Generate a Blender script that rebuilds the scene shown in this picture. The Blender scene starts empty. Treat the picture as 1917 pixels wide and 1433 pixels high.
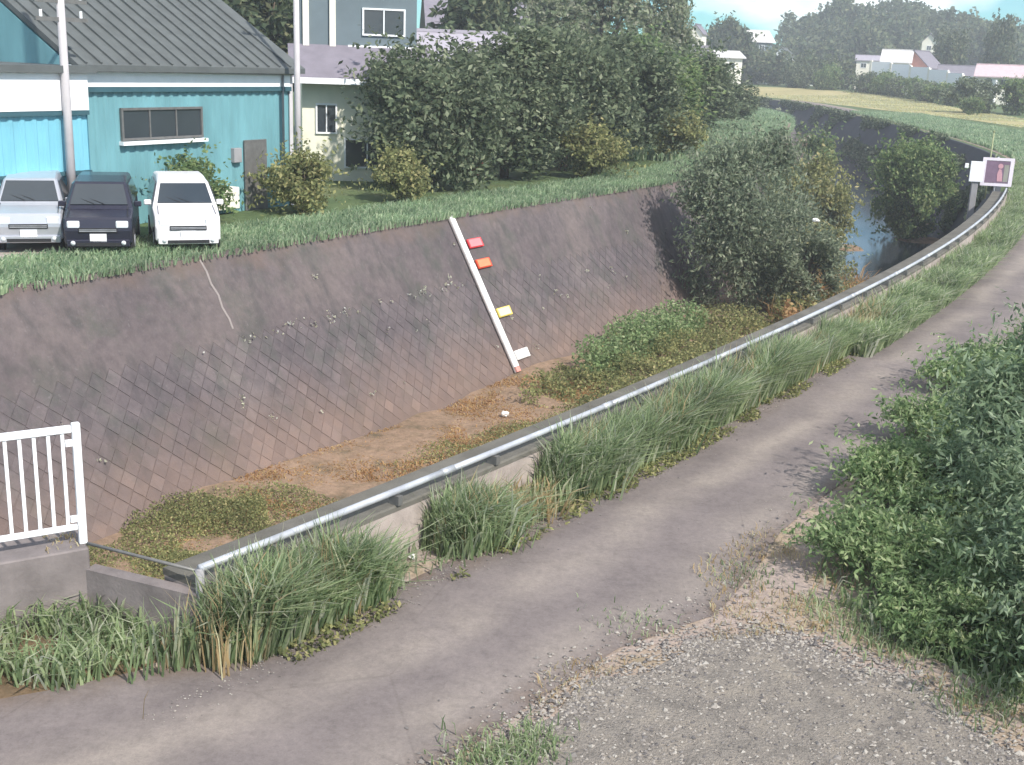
import bpy, bmesh, math, random
import numpy as np
from mathutils import Vector, Matrix
from mathutils.geometry import tessellate_polygon

random.seed(7)
RNG = np.random.RandomState(11)
SC = bpy.context.scene
COL = SC.collection

# ------------------------------------------------------------------ camera
cam_data = bpy.data.cameras.new('camera')
cam = bpy.data.objects.new('camera', cam_data)
COL.objects.link(cam)
cam_data.sensor_fit = 'HORIZONTAL'
cam_data.sensor_width = 36.0
cam_data.lens = 36.0 * 2200.0 / 1917.0
cam_data.clip_start = 0.05
cam_data.clip_end = 6000.0
cam.matrix_world = (Matrix.Translation((0, 0, 4.5))
                    @ Matrix.Rotation(math.radians(90 - 15.4), 4, 'X')
                    @ Matrix.Rotation(math.radians(2.1), 4, 'Z'))
SC.camera = cam

# ------------------------------------------------------------------ sky and sun
SUN_AZ = math.atan2(0.64, -0.76)          # clockwise from +Y
SUN_EL = math.radians(43)
world = bpy.data.worlds.new('World')
SC.world = world
world.use_nodes = True
wn, wl = world.node_tree.nodes, world.node_tree.links
bg = wn['Background']
sky = wn.new('ShaderNodeTexSky')
sky.sky_type = 'NISHITA'
sky.sun_disc = False
sky.sun_elevation = SUN_EL
sky.sun_rotation = SUN_AZ
sky.altitude = 0
sky.air_density = 1.0
sky.dust_density = 0.1
sky.ozone_density = 3.0
tint = wn.new('ShaderNodeMix')
tint.data_type = 'RGBA'
tint.blend_type = 'MULTIPLY'
tint.inputs[0].default_value = 1.0
tint.inputs[7].default_value = (0.17, 0.40, 0.47, 1)
wl.new(sky.outputs[0], tint.inputs[6])
# white clouds over the blue, spread and brightened out of view as added fill
tc = wn.new('ShaderNodeTexCoord')
mp = wn.new('ShaderNodeMapping')
mp.inputs['Scale'].default_value = (3.0, 3.0, 9.0)
mp.inputs['Location'].default_value = (2.1, 0.3, 0.8)
cn = wn.new('ShaderNodeTexNoise')
cn.inputs['Scale'].default_value = 1.6
cn.inputs['Detail'].default_value = 6
cr = wn.new('ShaderNodeValToRGB')
cr.color_ramp.elements[0].position = 0.46
cr.color_ramp.elements[0].color = (0, 0, 0, 1)
cr.color_ramp.elements[1].position = 0.63
cr.color_ramp.elements[1].color = (0.85, 0.85, 0.85, 1)
cm = wn.new('ShaderNodeMix')
cm.data_type = 'RGBA'
cm.inputs[7].default_value = (7.0, 6.9, 6.8, 1)
wl.new(tc.outputs['Generated'], mp.inputs[0])
wl.new(mp.outputs[0], cn.inputs['Vector'])
wl.new(cn.outputs[0], cr.inputs[0])
wl.new(cr.outputs[0], cm.inputs[0])
wl.new(tint.outputs[2], cm.inputs[6])
wl.new(cm.outputs[2], bg.inputs['Color'])
bg.inputs['Strength'].default_value = 0.12

sun_d = bpy.data.lights.new('sun', 'SUN')
sun_d.energy = 2.3
sun_d.angle = math.radians(1.2)
sun_d.color = (1.0, 0.95, 0.87)
sun = bpy.data.objects.new('sun', sun_d)
COL.objects.link(sun)
S = Vector((math.sin(SUN_AZ) * math.cos(SUN_EL), math.cos(SUN_AZ) * math.cos(SUN_EL), math.sin(SUN_EL)))
sun.rotation_euler = S.to_track_quat('Z', 'Y').to_euler()

SC.view_settings.view_transform = 'Standard'
SC.view_settings.look = 'None'
SC.view_settings.gamma = 1.0
SC.view_settings.exposure = 1.42
try:
    SC.view_settings.use_curve_mapping = False
except Exception:
    pass
SC.cycles.max_bounces = 6
SC.cycles.volume_bounces = 1
SC.cycles.volume_step_rate = 4.0

# ------------------------------------------------------------------ materials
def srgb(r, g, b):
    f = lambda c: (c / 255 / 12.92) if c / 255 <= 0.04045 else ((c / 255 + 0.055) / 1.055) ** 2.4
    return (f(r), f(g), f(b), 1)

def D(r, g, b, k=0.70):
    return tuple(x * k for x in srgb(r, g, b)[:3]) + (1,)

class NT:
    def __init__(self, name):
        self.m = bpy.data.materials.new(name)
        self.m.use_nodes = True
        self.n = self.m.node_tree.nodes
        self.l = self.m.node_tree.links
        self.b = self.n['Principled BSDF']
        self.out = self.n['Material Output']
    def node(self, t, **kw):
        x = self.n.new(t)
        for k, v in kw.items():
            setattr(x, k, v)
        return x
    def coord(self, kind='Object'):
        return self.node('ShaderNodeTexCoord').outputs[kind]
    def noise(self, vec, scale, detail=4, rough=0.55, stretch=None):
        n = self.node('ShaderNodeTexNoise')
        n.inputs['Scale'].default_value = scale
        n.inputs['Detail'].default_value = detail
        n.inputs['Roughness'].default_value = rough
        if stretch:
            mpn = self.node('ShaderNodeMapping')
            mpn.inputs['Scale'].default_value = stretch
            self.l.new(vec, mpn.inputs[0])
            vec = mpn.outputs[0]
        self.l.new(vec, n.inputs['Vector'])
        return n.outputs[0]
    def ramp(self, fac, stops):
        r = self.node('ShaderNodeValToRGB')
        e = r.color_ramp.elements
        while len(e) < len(stops):
            e.new(0.5)
        for el, (p, c) in zip(e, stops):
            el.position = p
            el.color = c if len(c) == 4 else (*c, 1)
        self.l.new(fac, r.inputs[0])
        return r.outputs[0]
    def mask(self, fac, lo, hi):
        m = self.node('ShaderNodeMapRange')
        m.inputs[1].default_value = lo
        m.inputs[2].default_value = hi
        self.l.new(fac, m.inputs[0])
        return m.outputs[0]
    def mix(self, fac, a, b, blend='MIX'):
        x = self.node('ShaderNodeMix', data_type='RGBA', blend_type=blend)
        for sock, v in ((x.inputs[0], fac), (x.inputs[6], a), (x.inputs[7], b)):
            if isinstance(v, (int, float)):
                sock.default_value = v
            elif isinstance(v, tuple):
                sock.default_value = v if len(v) == 4 else (*v, 1)
            else:
                self.l.new(v, sock)
        return x.outputs[2]
    def math(self, op, a, b=0.0):
        x = self.node('ShaderNodeMath', operation=op)
        for sock, v in ((x.inputs[0], a), (x.inputs[1], b)):
            if isinstance(v, (int, float)):
                sock.default_value = v
            else:
                self.l.new(v, sock)
        return x.outputs[0]
    def bump(self, h, strength=0.3, dist=0.02):
        x = self.node('ShaderNodeBump')
        x.inputs['Strength'].default_value = strength
        x.inputs['Distance'].default_value = dist
        self.l.new(h, x.inputs['Height'])
        self.l.new(x.outputs[0], self.b.inputs['Normal'])
    def color(self, c):
        if isinstance(c, tuple):
            self.b.inputs['Base Color'].default_value = c if len(c) == 4 else (*c, 1)
        else:
            self.l.new(c, self.b.inputs['Base Color'])
    def rough(self, r, spec=0.3, metal=0.0):
        self.b.inputs['Roughness'].default_value = r
        self.b.inputs['Specular IOR Level'].default_value = spec
        self.b.inputs['Metallic'].default_value = metal

def worn(name, col, dark=0.75, scale=3.0, rough=0.6, spec=0.3, metal=0.0, bump=0.0, stretch=None):
    t = NT(name)
    v = t.coord('Object')
    f = t.noise(v, scale, 5, 0.6, stretch)
    c2 = tuple(x * dark for x in col[:3])
    t.color(t.ramp(f, [(0.3, c2), (0.65, col[:3])]))
    t.rough(rough, spec, metal)
    if bump:
        t.bump(t.noise(v, scale * 12, 3), bump, 0.01)
    return t.m

def foliage(name, stops, transl=0.25, rough=0.75, clump=0.6, clump_lo=0.82):
    """leaf tints vary leaf by leaf and clump by clump"""
    t = NT(name)
    geo = t.node('ShaderNodeNewGeometry')
    g = 1.5 if 'grass' in name else 1.3
    stops = [(p, tuple(min(0.6, x * g) for x in q[:3])) for p, q in stops]
    c = t.ramp(geo.outputs['Random Per Island'], stops)
    n = t.noise(t.coord('Object'), clump, 3)
    k = t.mask(n, 0.35, 0.65)
    c = t.mix(1.0, c, t.ramp(k, [(0.0, (clump_lo,) * 3), (1.0, (1.1, 1.1, 1.05))]), 'MULTIPLY')
    t.color(c)
    t.rough(rough, 0.12)
    transl = min(0.55, transl + 0.18)
    tr = t.node('ShaderNodeBsdfTranslucent')
    t.l.new(c, tr.inputs['Color'])
    ms = t.node('ShaderNodeMixShader')
    ms.inputs[0].default_value = transl
    t.l.new(t.b.outputs[0], ms.inputs[1])
    t.l.new(tr.outputs[0], ms.inputs[2])
    t.l.new(ms.outputs[0], t.out.inputs['Surface'])
    return t.m

M = {}
# concrete revetment: grey purple, weather streaks, moss, brown silt creeping up from the bed
def revetment_mat(name, k, tone):
    D = lambda r, g, b: tuple(x * k * q for x, q in zip(srgb(r, g, b)[:3], tone)) + (1,)
    t = NT(name)
    geo = t.node('ShaderNodeNewGeometry')
    v = geo.outputs['Position']
    big = t.noise(v, 0.35, 5, 0.6)
    fine = t.noise(v, 5.0, 5, 0.65)
    c = t.ramp(big, [(0.3, D(124, 115, 115)), (0.5, D(137, 127, 125)), (0.7, D(149, 138, 132))])
    c = t.mix(0.55, c, t.ramp(fine, [(0.3, (0.62, 0.62, 0.63)), (0.7, (1.22, 1.2, 1.18))]), 'MULTIPLY')
    st = t.noise(v, 1.0, 4, 0.6, (2.6, 2.6, 0.35))            # streaks running down the slope
    c = t.mix(t.math('MULTIPLY', t.mask(st, 0.5, 0.72), 0.6), c, D(92, 92, 90))
    ms = t.noise(v, 0.8, 6, 0.7)
    c = t.mix(t.math('MULTIPLY', t.mask(ms, 0.5, 0.68), 0.5), c, D(98, 108, 94))   # moss
    sp = t.noise(v, 9.0, 2, 0.5)
    c = t.mix(t.math('MULTIPLY', t.mask(sp, 0.66, 0.76), 0.4), c, D(160, 154, 150))  # lichen specks
    sep = t.node('ShaderNodeSeparateXYZ')
    t.l.new(v, sep.inputs[0])
    zz = t.math('ADD', sep.outputs[2], t.math('MULTIPLY', t.math('SUBTRACT', t.noise(v, 0.7, 5, 0.65), 0.5), 2.2))
    silt = t.mask(zz, -2.5, -4.1)
    c = t.mix(t.math('MULTIPLY', silt, t.math('ADD', 0.25, t.math('MULTIPLY', t.noise(v, 2.4, 5, 0.7), 0.8))), c, D(174, 148, 130))
    top = t.mask(t.math('ADD', sep.outputs[2], t.math('MULTIPLY', t.math('SUBTRACT', t.noise(v, 1.1, 4), 0.5), 1.6)), -0.35, 0.2)
    c = t.mix(t.math('MULTIPLY', top, 0.5), c, D(150, 128, 112))
    oi = t.node('ShaderNodeObjectInfo')
    rnd = t.math('FRACT', t.math('ADD', geo.outputs['Random Per Island'], oi.outputs['Random']))
    if name != 'weathered_concrete':
        c = t.mix(1.0, c, t.ramp(rnd, [(0.0, (0.90, 0.90, 0.91)), (0.85, (1.05, 1.05, 1.05)), (1.0, (1.16, 1.15, 1.14))]), 'MULTIPLY')
    t.color(c)
    t.rough(0.9, 0.2)
    t.bump(t.math('ADD', fine, t.noise(v, 22, 3)), 0.3, 0.02)
    return t.m
M['revetment'] = revetment_mat('weathered_concrete', 0.52, (0.985, 0.965, 1.01))
M['block'] = revetment_mat('wall_block_concrete', 0.52, (0.97, 0.965, 1.04))
M['joint'] = revetment_mat('mossy_wall_joint', 0.50, (0.97, 0.965, 1.03))
M['wall_shade'] = worn('dark_shaded_concrete', D(84, 86, 92), 0.75, 0.8, 0.9, 0.2, bump=0.3)  # shade of the bend wall put into the colour, along with dark staining
M['coping'] = worn('mossy_shadow_coping', D(130, 126, 118), 0.62, 2.5, 0.92, 0.15, bump=0.4)  # moss stain, with the rail's shadow put into the colour too
M['concrete'] = worn('parapet_concrete', D(196, 182, 174), 0.62, 3.5, 0.9, 0.2, bump=0.4)
M['concrete_dark'] = worn('stained_concrete', D(158, 148, 146), 0.6, 3.0, 0.9, 0.2, bump=0.4)
M['seam'] = worn('pale_joint_mortar', D(170, 160, 156), 0.8, 6.0, 0.9, 0.2)

def road_mat():
    t = NT('old_asphalt')
    uv = t.coord('UV')
    v = t.coord('Object')
    sep = t.node('ShaderNodeSeparateXYZ')
    t.l.new(uv, sep.inputs[0])
    big = t.noise(v, 0.8, 5, 0.6)
    c = t.ramp(big, [(0.3, D(124, 115, 114)), (0.7, D(152, 141, 138))])
    # two pale dusty wheel tracks running along the road
    u = t.math('ADD', sep.outputs[0], t.math('MULTIPLY', t.math('SUBTRACT', t.noise(v, 0.5, 3), 0.5), 0.25))
    tr = t.math('MAXIMUM', t.mask(t.math('ABSOLUTE', t.math('SUBTRACT', u, 0.40)), 0.16, 0.02),
                t.math('MULTIPLY', t.mask(t.math('ABSOLUTE', t.math('SUBTRACT', u, 0.85)), 0.2, 0.03), 0.8))
    c = t.mix(t.math('MULTIPLY', tr, t.mask(t.noise(v, 0.9, 4), 0.25, 0.75)), c, D(176, 164, 154))
    # silt washed over both margins
    eg = t.math('MAXIMUM', t.mask(u, 0.16, -0.02), t.mask(u, 0.88, 1.05))
    c = t.mix(t.math('MULTIPLY', eg, t.mask(t.noise(v, 2.2, 5, 0.7), 0.35, 0.6)), c, D(128, 110, 96))
    fine = t.math('ADD', t.math('MULTIPLY', t.noise(v, 28, 4, 0.75), 0.6), t.math('MULTIPLY', t.noise(v, 80, 2, 0.7), 0.4))
    c = t.mix(0.8, c, t.ramp(fine, [(0.3, (0.7,) * 3), (0.7, (1.2,) * 3)]), 'MULTIPLY')
    mot = t.noise(v, 9, 5, 0.75)
    c = t.mix(0.55, c, t.ramp(mot, [(0.3, (0.72, 0.72, 0.72)), (0.5, (1, 1, 1)), (0.72, (1.18, 1.17, 1.15))]), 'MULTIPLY')
    cr_ = t.node('ShaderNodeTexVoronoi', feature='DISTANCE_TO_EDGE')
    cr_.inputs['Scale'].default_value = 0.55
    wv = t.mix(0.12, v, t.node('ShaderNodeTexNoise').outputs[1])
    t.l.new(wv, cr_.inputs['Vector'])
    crack = t.math('MULTIPLY', t.mask(cr_.outputs[0], 0.005, 0.001), t.mask(t.noise(v, 0.5, 3), 0.45, 0.55))
    c = t.mix(t.math('MULTIPLY', crack, 0.16), c, D(80, 74, 70))
    t.color(c)
    t.rough(0.92, 0.2)
    t.bump(fine, 0.4, 0.01)
    return t.m
M['road'] = road_mat()

def ground_mat(name, stops, scale=0.8, fine=14, bump=0.5):
    t = NT(name)
    v = t.coord('Object')
    c = t.ramp(t.noise(v, scale, 6, 0.68), stops)
    f = t.noise(v, fine, 4, 0.7)
    c = t.mix(0.6, c, t.ramp(f, [(0.3, (0.6,) * 3), (0.7, (1.25,) * 3)]), 'MULTIPLY')
    t.color(c)
    t.rough(0.95, 0.15)
    t.bump(f, bump, 0.04)
    return t.m
M['verge'] = ground_mat('dusty_verge', [(0.28, D(128, 122, 98, .84)), (0.42, D(168, 150, 130, .84)), (0.58, D(172, 156, 148, .84)), (0.75, D(152, 140, 132, .84))], 1.3, 16)
M['field'] = ground_mat('grassy_ground', [(0.3, D(84, 104, 70)), (0.5, D(104, 122, 82)), (0.7, D(128, 130, 92))], 0.25, 5)
M['soil'] = ground_mat('leafy_soil', [(0.3, D(96, 84, 66)), (0.5, D(128, 108, 86)), (0.7, D(150, 124, 98))], 2.0, 14)
M['dry'] = ground_mat('dry_grass_ground', [(0.30, D(128, 136, 92, .7)), (0.42, D(182, 172, 124, .7)), (0.6, D(204, 190, 142, .7)), (0.75, D(176, 160, 118, .7))], 0.09, 1.6)
M['gravel_bed'] = ground_mat('gravel_bed', [(0.3, D(120, 114, 108, .98)), (0.5, D(146, 138, 130, .98)), (0.7, D(160, 150, 138, .98))], 4.0, 40, 0.9)
M['sediment'] = ground_mat('brown_sediment', [(0.3, D(116, 106, 86)), (0.45, D(156, 132, 110)), (0.6, D(174, 146, 124)), (0.75, D(132, 118, 96))], 1.4, 7, 1.0)
M['pave'] = ground_mat('pale_concrete_apron', [(0.3, D(188, 174, 164)), (0.7, D(206, 192, 182))], 0.6, 12, 0.2)

def stone_mat():
    t = NT('gravel_stone')
    geo = t.node('ShaderNodeNewGeometry')
    c = t.ramp(geo.outputs['Random Per Island'], [(0.0, D(98, 94, 94, .84)), (0.35, D(136, 130, 126, .84)), (0.7, D(160, 152, 144, .84)), (1.0, D(178, 172, 164, .84))])
    t.color(c)
    t.rough(0.9, 0.2)
    return t.m
M['stone'] = stone_mat()
M['white_stone'] = worn('white_scrap', srgb(236, 234, 228), 0.9, 8, 0.7)

def water_mat():
    t = NT('dark_river_water')
    t.color((0.035, 0.042, 0.050))
    t.rough(0.14, 0.35)
    t.bump(t.noise(t.coord('Object'), 1.6, 3), 0.10, 0.04)
    return t.m
M['water'] = water_mat()
M['galv'] = worn('galvanised_pipe', srgb(196, 198, 204), 0.62, 3.5, 0.42, 0.5, 0.3)
M['galv_dark'] = worn('dull_steel', srgb(120, 118, 116), 0.7, 6, 0.5, 0.4, 0.3)
M['white_paint'] = worn('white_paint', srgb(240, 240, 242), 0.93, 4, 0.45, 0.4)
M['gauge_white'] = worn('gauge_white', srgb(244, 242, 240), 0.88, 2.0, 0.6)
M['gauge_red'] = worn('gauge_red', srgb(226, 62, 66), 0.8, 3, 0.6)
M['gauge_rose'] = worn('faded_rose_board', srgb(214, 150, 140), 0.85, 3, 0.7)
M['gauge_orange'] = worn('gauge_orange', srgb(228, 78, 44), 0.8, 3, 0.6)
M['gauge_yellow'] = worn('gauge_yellow', srgb(230, 206, 92), 0.85, 3, 0.6)
M['gauge_pink'] = worn('highlight_pink_plate', srgb(236, 132, 136), 0.9, 3, 0.6)  # pale plate colours from here on carry a painted overexposed highlight
M['gauge_peach'] = worn('highlight_peach_plate', srgb(238, 138, 100), 0.9, 3, 0.6)
M['gauge_cream'] = worn('highlight_cream_plate', srgb(246, 236, 176), 0.9, 3, 0.6)
M['sign_purple'] = worn('faded_print_purple', srgb(126, 104, 124), 0.8, 5, 0.6)
M['sign_pink'] = worn('print_pink', srgb(196, 150, 160), 0.9, 5, 0.6)
M['sign_grey'] = worn('print_grey', srgb(148, 146, 138), 0.85, 5, 0.6)
M['sign_white'] = worn('sign_white', srgb(226, 216, 226), 0.9, 5, 0.5)
M['post_yellow'] = worn('faded_yellow_pole', srgb(160, 164, 126), 0.8, 5, 0.6)
M['post_grey'] = worn('grey_pole_concrete', srgb(150, 148, 150), 0.8, 3, 0.8)
M['pole_pale'] = worn('pale_pole', srgb(200, 194, 196), 0.85, 3, 0.8)
M['teal'] = worn('teal_sheet_metal', srgb(112, 160, 168), 0.72, 1.4, 0.5, 0.4, stretch=(1, 1, 0.25))
M['teal_bright'] = worn('bright_cyan_sheet', srgb(124, 188, 206), 0.78, 1.4, 0.5, 0.4, stretch=(1, 1, 0.25))
M['teal_dark'] = worn('shadow_line_teal', srgb(58, 92, 102), 0.8, 2, 0.6)  # dark tone for the painted shadow lines on the teal walls
M['white_wall'] = worn('white_render', srgb(232, 226, 212), 0.9, 1.2, 0.8)
M['cream_wall'] = worn('cream_render', srgb(238, 234, 214), 0.82, 1.0, 0.8)
M['grey_wall'] = worn('grey_green_siding', srgb(106, 118, 124), 0.85, 1.0, 0.8)
M['roof_dark'] = worn('dark_roof_tile', srgb(92, 96, 96), 0.75, 2, 0.7)
M['roof_purple'] = worn('purple_grey_roof_tile', srgb(128, 122, 132), 0.8, 2, 0.7)
M['roof_lilac'] = worn('lilac_grey_roof', srgb(164, 158, 168), 0.85, 2, 0.7)
M['roof_pale'] = worn('pale_metal_roof', srgb(206, 202, 200), 0.9, 2, 0.6)
M['roof_pink'] = worn('pink_red_roof', srgb(204, 180, 184), 0.85, 2, 0.7)
M['roof_salmon'] = worn('salmon_wall', srgb(214, 152, 144), 0.85, 2, 0.7)
M['glass'] = worn('window_glass', (0.04, 0.05, 0.06, 1), 0.8, 1, 0.08, 0.6)
M['rubber'] = worn('tyre_rubber', (0.025, 0.025, 0.027, 1), 0.8, 4, 0.8)
M['car_white'] = worn('white_car_paint', srgb(232, 228, 230), 0.95, 1, 0.25, 0.5)
M['car_dark'] = worn('dark_car_paint', (0.022, 0.022, 0.038, 1), 0.9, 1, 0.25, 0.5)
M['car_silver'] = worn('silver_car_paint', srgb(184, 186, 194), 0.93, 1, 0.28, 0.5, 0.4)
M['lamp'] = worn('headlamp_lens', srgb(214, 218, 222), 0.9, 3, 0.15, 0.6)
M['bark'] = worn('bark', srgb(104, 92, 80), 0.6, 6, 0.95, 0.1, bump=0.6)

F_ = lambda *c: srgb(*c)
M['leaf_dark'] = foliage('dark_leaves', [(0, F_(66, 76, 60)), (0.5, F_(90, 101, 80)), (0.85, F_(112, 120, 96)), (1, F_(142, 146, 124))], 0.2, clump=0.9)
M['leaf_willow'] = foliage('grey_green_willow_leaves', [(0, F_(88, 99, 82)), (0.5, F_(114, 125, 104)), (0.85, F_(134, 141, 119)), (1, F_(160, 162, 144))], 0.3, clump=0.8)
M['leaf_mid'] = foliage('mid_green_leaves', [(0, F_(74, 92, 62)), (0.5, F_(100, 120, 80)), (0.85, F_(126, 140, 96)), (1, F_(154, 158, 118))], 0.3, clump=1.0)
M['leaf_light'] = foliage('light_green_leaves', [(0, F_(92, 112, 76)), (0.5, F_(120, 140, 98)), (0.85, F_(144, 158, 118)), (1, F_(168, 174, 140))], 0.3, clump=1.0)
M['leaf_olive'] = foliage('olive_yellow_leaves', [(0, F_(92, 98, 66)), (0.5, F_(124, 128, 88)), (0.85, F_(150, 148, 104)), (1, F_(174, 164, 122))], 0.3, clump=0.9)
M['leaf_pale'] = foliage('pale_grey_green_leaves', [(0, F_(98, 110, 88)), (0.5, F_(128, 136, 112)), (0.85, F_(146, 148, 128)), (1, F_(160, 158, 146))], 0.3, clump=0.5)
M['leaf_teal'] = foliage('blue_green_leaves', [(0, F_(88, 104, 82)), (0.5, F_(116, 133, 104)), (0.85, F_(136, 151, 124)), (1, F_(164, 174, 150))], 0.3, clump=1.2)
M['leaf_far'] = foliage('distant_wood_leaves', [(0, F_(58, 72, 54)), (0.5, F_(82, 94, 72)), (0.85, F_(104, 110, 84)), (1, F_(124, 124, 98))], 0.2, clump=0.12)
M['leaf_dry'] = foliage('dry_reed_leaves', [(0, F_(140, 108, 78)), (0.5, F_(170, 134, 98)), (1, F_(190, 160, 120))], 0.3, clump=0.9)
M['grass'] = foliage('grass_blades', [(0, F_(94, 110, 80)), (0.4, F_(124, 139, 104)), (0.75, F_(148, 158, 124)), (1, F_(192, 188, 156))], 0.35, clump=1.5, clump_lo=0.7)
M['grass_far'] = foliage('verge_grass_blades', [(0, F_(102, 122, 96)), (0.5, F_(126, 146, 116)), (1, F_(162, 172, 144))], 0.35, clump=0.6, clump_lo=0.75)
M['grass_dry'] = foliage('dry_grass_blades', [(0, F_(138, 120, 92)), (0.5, F_(170, 148, 116)), (1, F_(196, 178, 144))], 0.35, clump=1.5, clump_lo=0.75)
M['grass_yellow'] = foliage('yellow_grass_blades', [(0, F_(158, 152, 104)), (0.5, F_(190, 180, 130)), (1, F_(210, 198, 154))], 0.35, clump=0.2, clump_lo=0.8)
M['slope_weed'] = foliage('pale_dry_weeds', [(0, F_(150, 146, 126)), (0.6, F_(186, 182, 164)), (1, F_(216, 212, 200))], 0.3)
M['leaf_rose'] = foliage('rosy_grey_reed_leaves', [(0, F_(112, 104, 92)), (0.5, F_(146, 132, 120)), (1, F_(172, 156, 148))], 0.3, clump=0.9)
M['flower_red'] = foliage('red_blossoms', [(0, F_(170, 66, 66)), (1, F_(214, 112, 108))], 0.2)

# ------------------------------------------------------------------ mesh helpers
def tag(o, label=None, cat=None, group=None, kind=None):
    if label: o['label'] = label
    if cat: o['category'] = cat
    if group: o['group'] = group
    if kind: o['kind'] = kind
    return o

def empty(name, loc=(0, 0, 0), rz=0.0):
    o = bpy.data.objects.new(name, None)
    o.empty_display_size = 0.2
    o.location = loc
    o.rotation_euler = (0, 0, rz)
    COL.objects.link(o)
    return o

def link(name, me, parent=None):
    o = bpy.data.objects.new(name, me)
    COL.objects.link(o)
    if parent: o.parent = parent
    return o

def mesh_np(name, V, Q=None, T=None, mat=None, smooth=False):
    """fast mesh from vertex array + quad array + tri array"""
    me = bpy.data.meshes.new(name)
    V = np.asarray(V, np.float32)
    Q = np.zeros((0, 4), np.int32) if Q is None else np.asarray(Q, np.int32)
    T = np.zeros((0, 3), np.int32) if T is None else np.asarray(T, np.int32)
    loops = np.concatenate([Q.ravel(), T.ravel()]).astype(np.int32)
    starts = np.concatenate([np.arange(len(Q)) * 4, len(Q) * 4 + np.arange(len(T)) * 3]).astype(np.int32)
    tot = np.concatenate([np.full(len(Q), 4), np.full(len(T), 3)]).astype(np.int32)
    me.vertices.add(len(V)); me.vertices.foreach_set('co', V.ravel())
    me.loops.add(len(loops)); me.loops.foreach_set('vertex_index', loops)
    me.polygons.add(len(starts))
    me.polygons.foreach_set('loop_start', starts)
    me.polygons.foreach_set('loop_total', tot)
    me.polygons.foreach_set('use_smooth', np.full(len(starts), bool(smooth)))
    me.update(calc_edges=True)
    if mat: me.materials.append(mat)
    return me

class MB:
    def __init__(self): self.v = []; self.f = []
    def box(self, c, s, R=None):
        cx, cy, cz = c; sx, sy, sz = (x / 2 for x in s)
        b = len(self.v)
        for dx, dy, dz in ((-1,-1,-1),(1,-1,-1),(1,1,-1),(-1,1,-1),(-1,-1,1),(1,-1,1),(1,1,1),(-1,1,1)):
            p = Vector((dx * sx, dy * sy, dz * sz))
            if R is not None: p = R @ p
            self.v.append((p.x + cx, p.y + cy, p.z + cz))
        for q in ((0,3,2,1),(4,5,6,7),(0,1,5,4),(1,2,6,5),(2,3,7,6),(3,0,4,7)):
            self.f.append(tuple(b + i for i in q))
        return self
    def tube(self, pts, r, n=8, cap=True):
        pts = [Vector(p) for p in pts]
        rs = r if isinstance(r, (list, tuple)) else [r] * len(pts)
        b = len(self.v)
        for i, p in enumerate(pts):
            d = (pts[min(i + 1, len(pts) - 1)] - pts[max(i - 1, 0)]).normalized()
            a = d.orthogonal().normalized() if abs(d.z) > 0.95 else d.cross(Vector((0, 0, 1))).normalized()
            c = d.cross(a)
            for k in range(n):
                t = 2 * math.pi * k / n
                q = p + (a * math.cos(t) + c * math.sin(t)) * rs[i]
                self.v.append(tuple(q))
        for i in range(len(pts) - 1):
            for k in range(n):
                k2 = (k + 1) % n
                self.f.append((b + i * n + k, b + i * n + k2, b + (i + 1) * n + k2, b + (i + 1) * n + k))
        if cap:
            self.f.append(tuple(b + k for k in reversed(range(n))))
            self.f.append(tuple(b + (len(pts) - 1) * n + k for k in range(n)))
        return self
    def prism(self, poly, a, b_, axis):
        """extrude a 2D polygon between a and b_ along axis ('x','y','z')"""
        n = len(poly); base = len(self.v)
        for w in (a, b_):
            for p, q in poly:
                self.v.append({'x': (w, p, q), 'y': (p, w, q), 'z': (p, q, w)}[axis])
        self.f.append(tuple(base + i for i in range(n)))
        self.f.append(tuple(base + n + i for i in reversed(range(n))))
        for i in range(n):
            j = (i + 1) % n
            self.f.append((base + i, base + n + i, base + n + j, base + j))
        return self
    def mesh(self, name, mat, smooth=False, fix=True, bevel=0.0):
        me = bpy.data.meshes.new(name)
        me.from_pydata(self.v, [], self.f)
        if fix or bevel:
            bm = bmesh.new(); bm.from_mesh(me)
            bmesh.ops.recalc_face_normals(bm, faces=bm.faces)
            if bevel:
                bmesh.ops.bevel(bm, geom=[e for e in bm.edges], offset=bevel, segments=1, affect='EDGES', clamp_overlap=True)
            bm.to_mesh(me); bm.free()
        if smooth:
            me.polygons.foreach_set('use_smooth', [True] * len(me.polygons))
        me.materials.append(mat)
        return me
    def build(self, name, mat, parent=None, smooth=False, bevel=0.0):
        return link(name, self.mesh(name, mat, smooth, bevel=bevel), parent)

def leaves(C, size, rng, aspect=0.55, out=None, outw=0.5, up=0.0):
    """one lozenge-shaped leaf quad per centre"""
    n = len(C)
    nr = rng.normal(size=(n, 3))
    nr /= np.linalg.norm(nr, axis=1)[:, None]
    if out is not None: nr = nr * (1 - outw) + out * outw
    nr[:, 2] += up
    nr /= np.linalg.norm(nr, axis=1)[:, None] + 1e-9
    a = np.cross(nr, rng.normal(size=(n, 3)))
    a /= np.linalg.norm(a, axis=1)[:, None] + 1e-9
    b = np.cross(nr, a)
    s = (size * rng.uniform(0.6, 1.35, n))[:, None]
    V = np.empty((n, 4, 3))
    V[:, 0] = C - a * s * 0.5
    V[:, 1] = C + b * s * aspect * 0.5
    V[:, 2] = C + a * s * 0.5
    V[:, 3] = C - b * s * aspect * 0.5
    return V.reshape(-1, 3), np.arange(n * 4).reshape(-1, 4)

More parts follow.
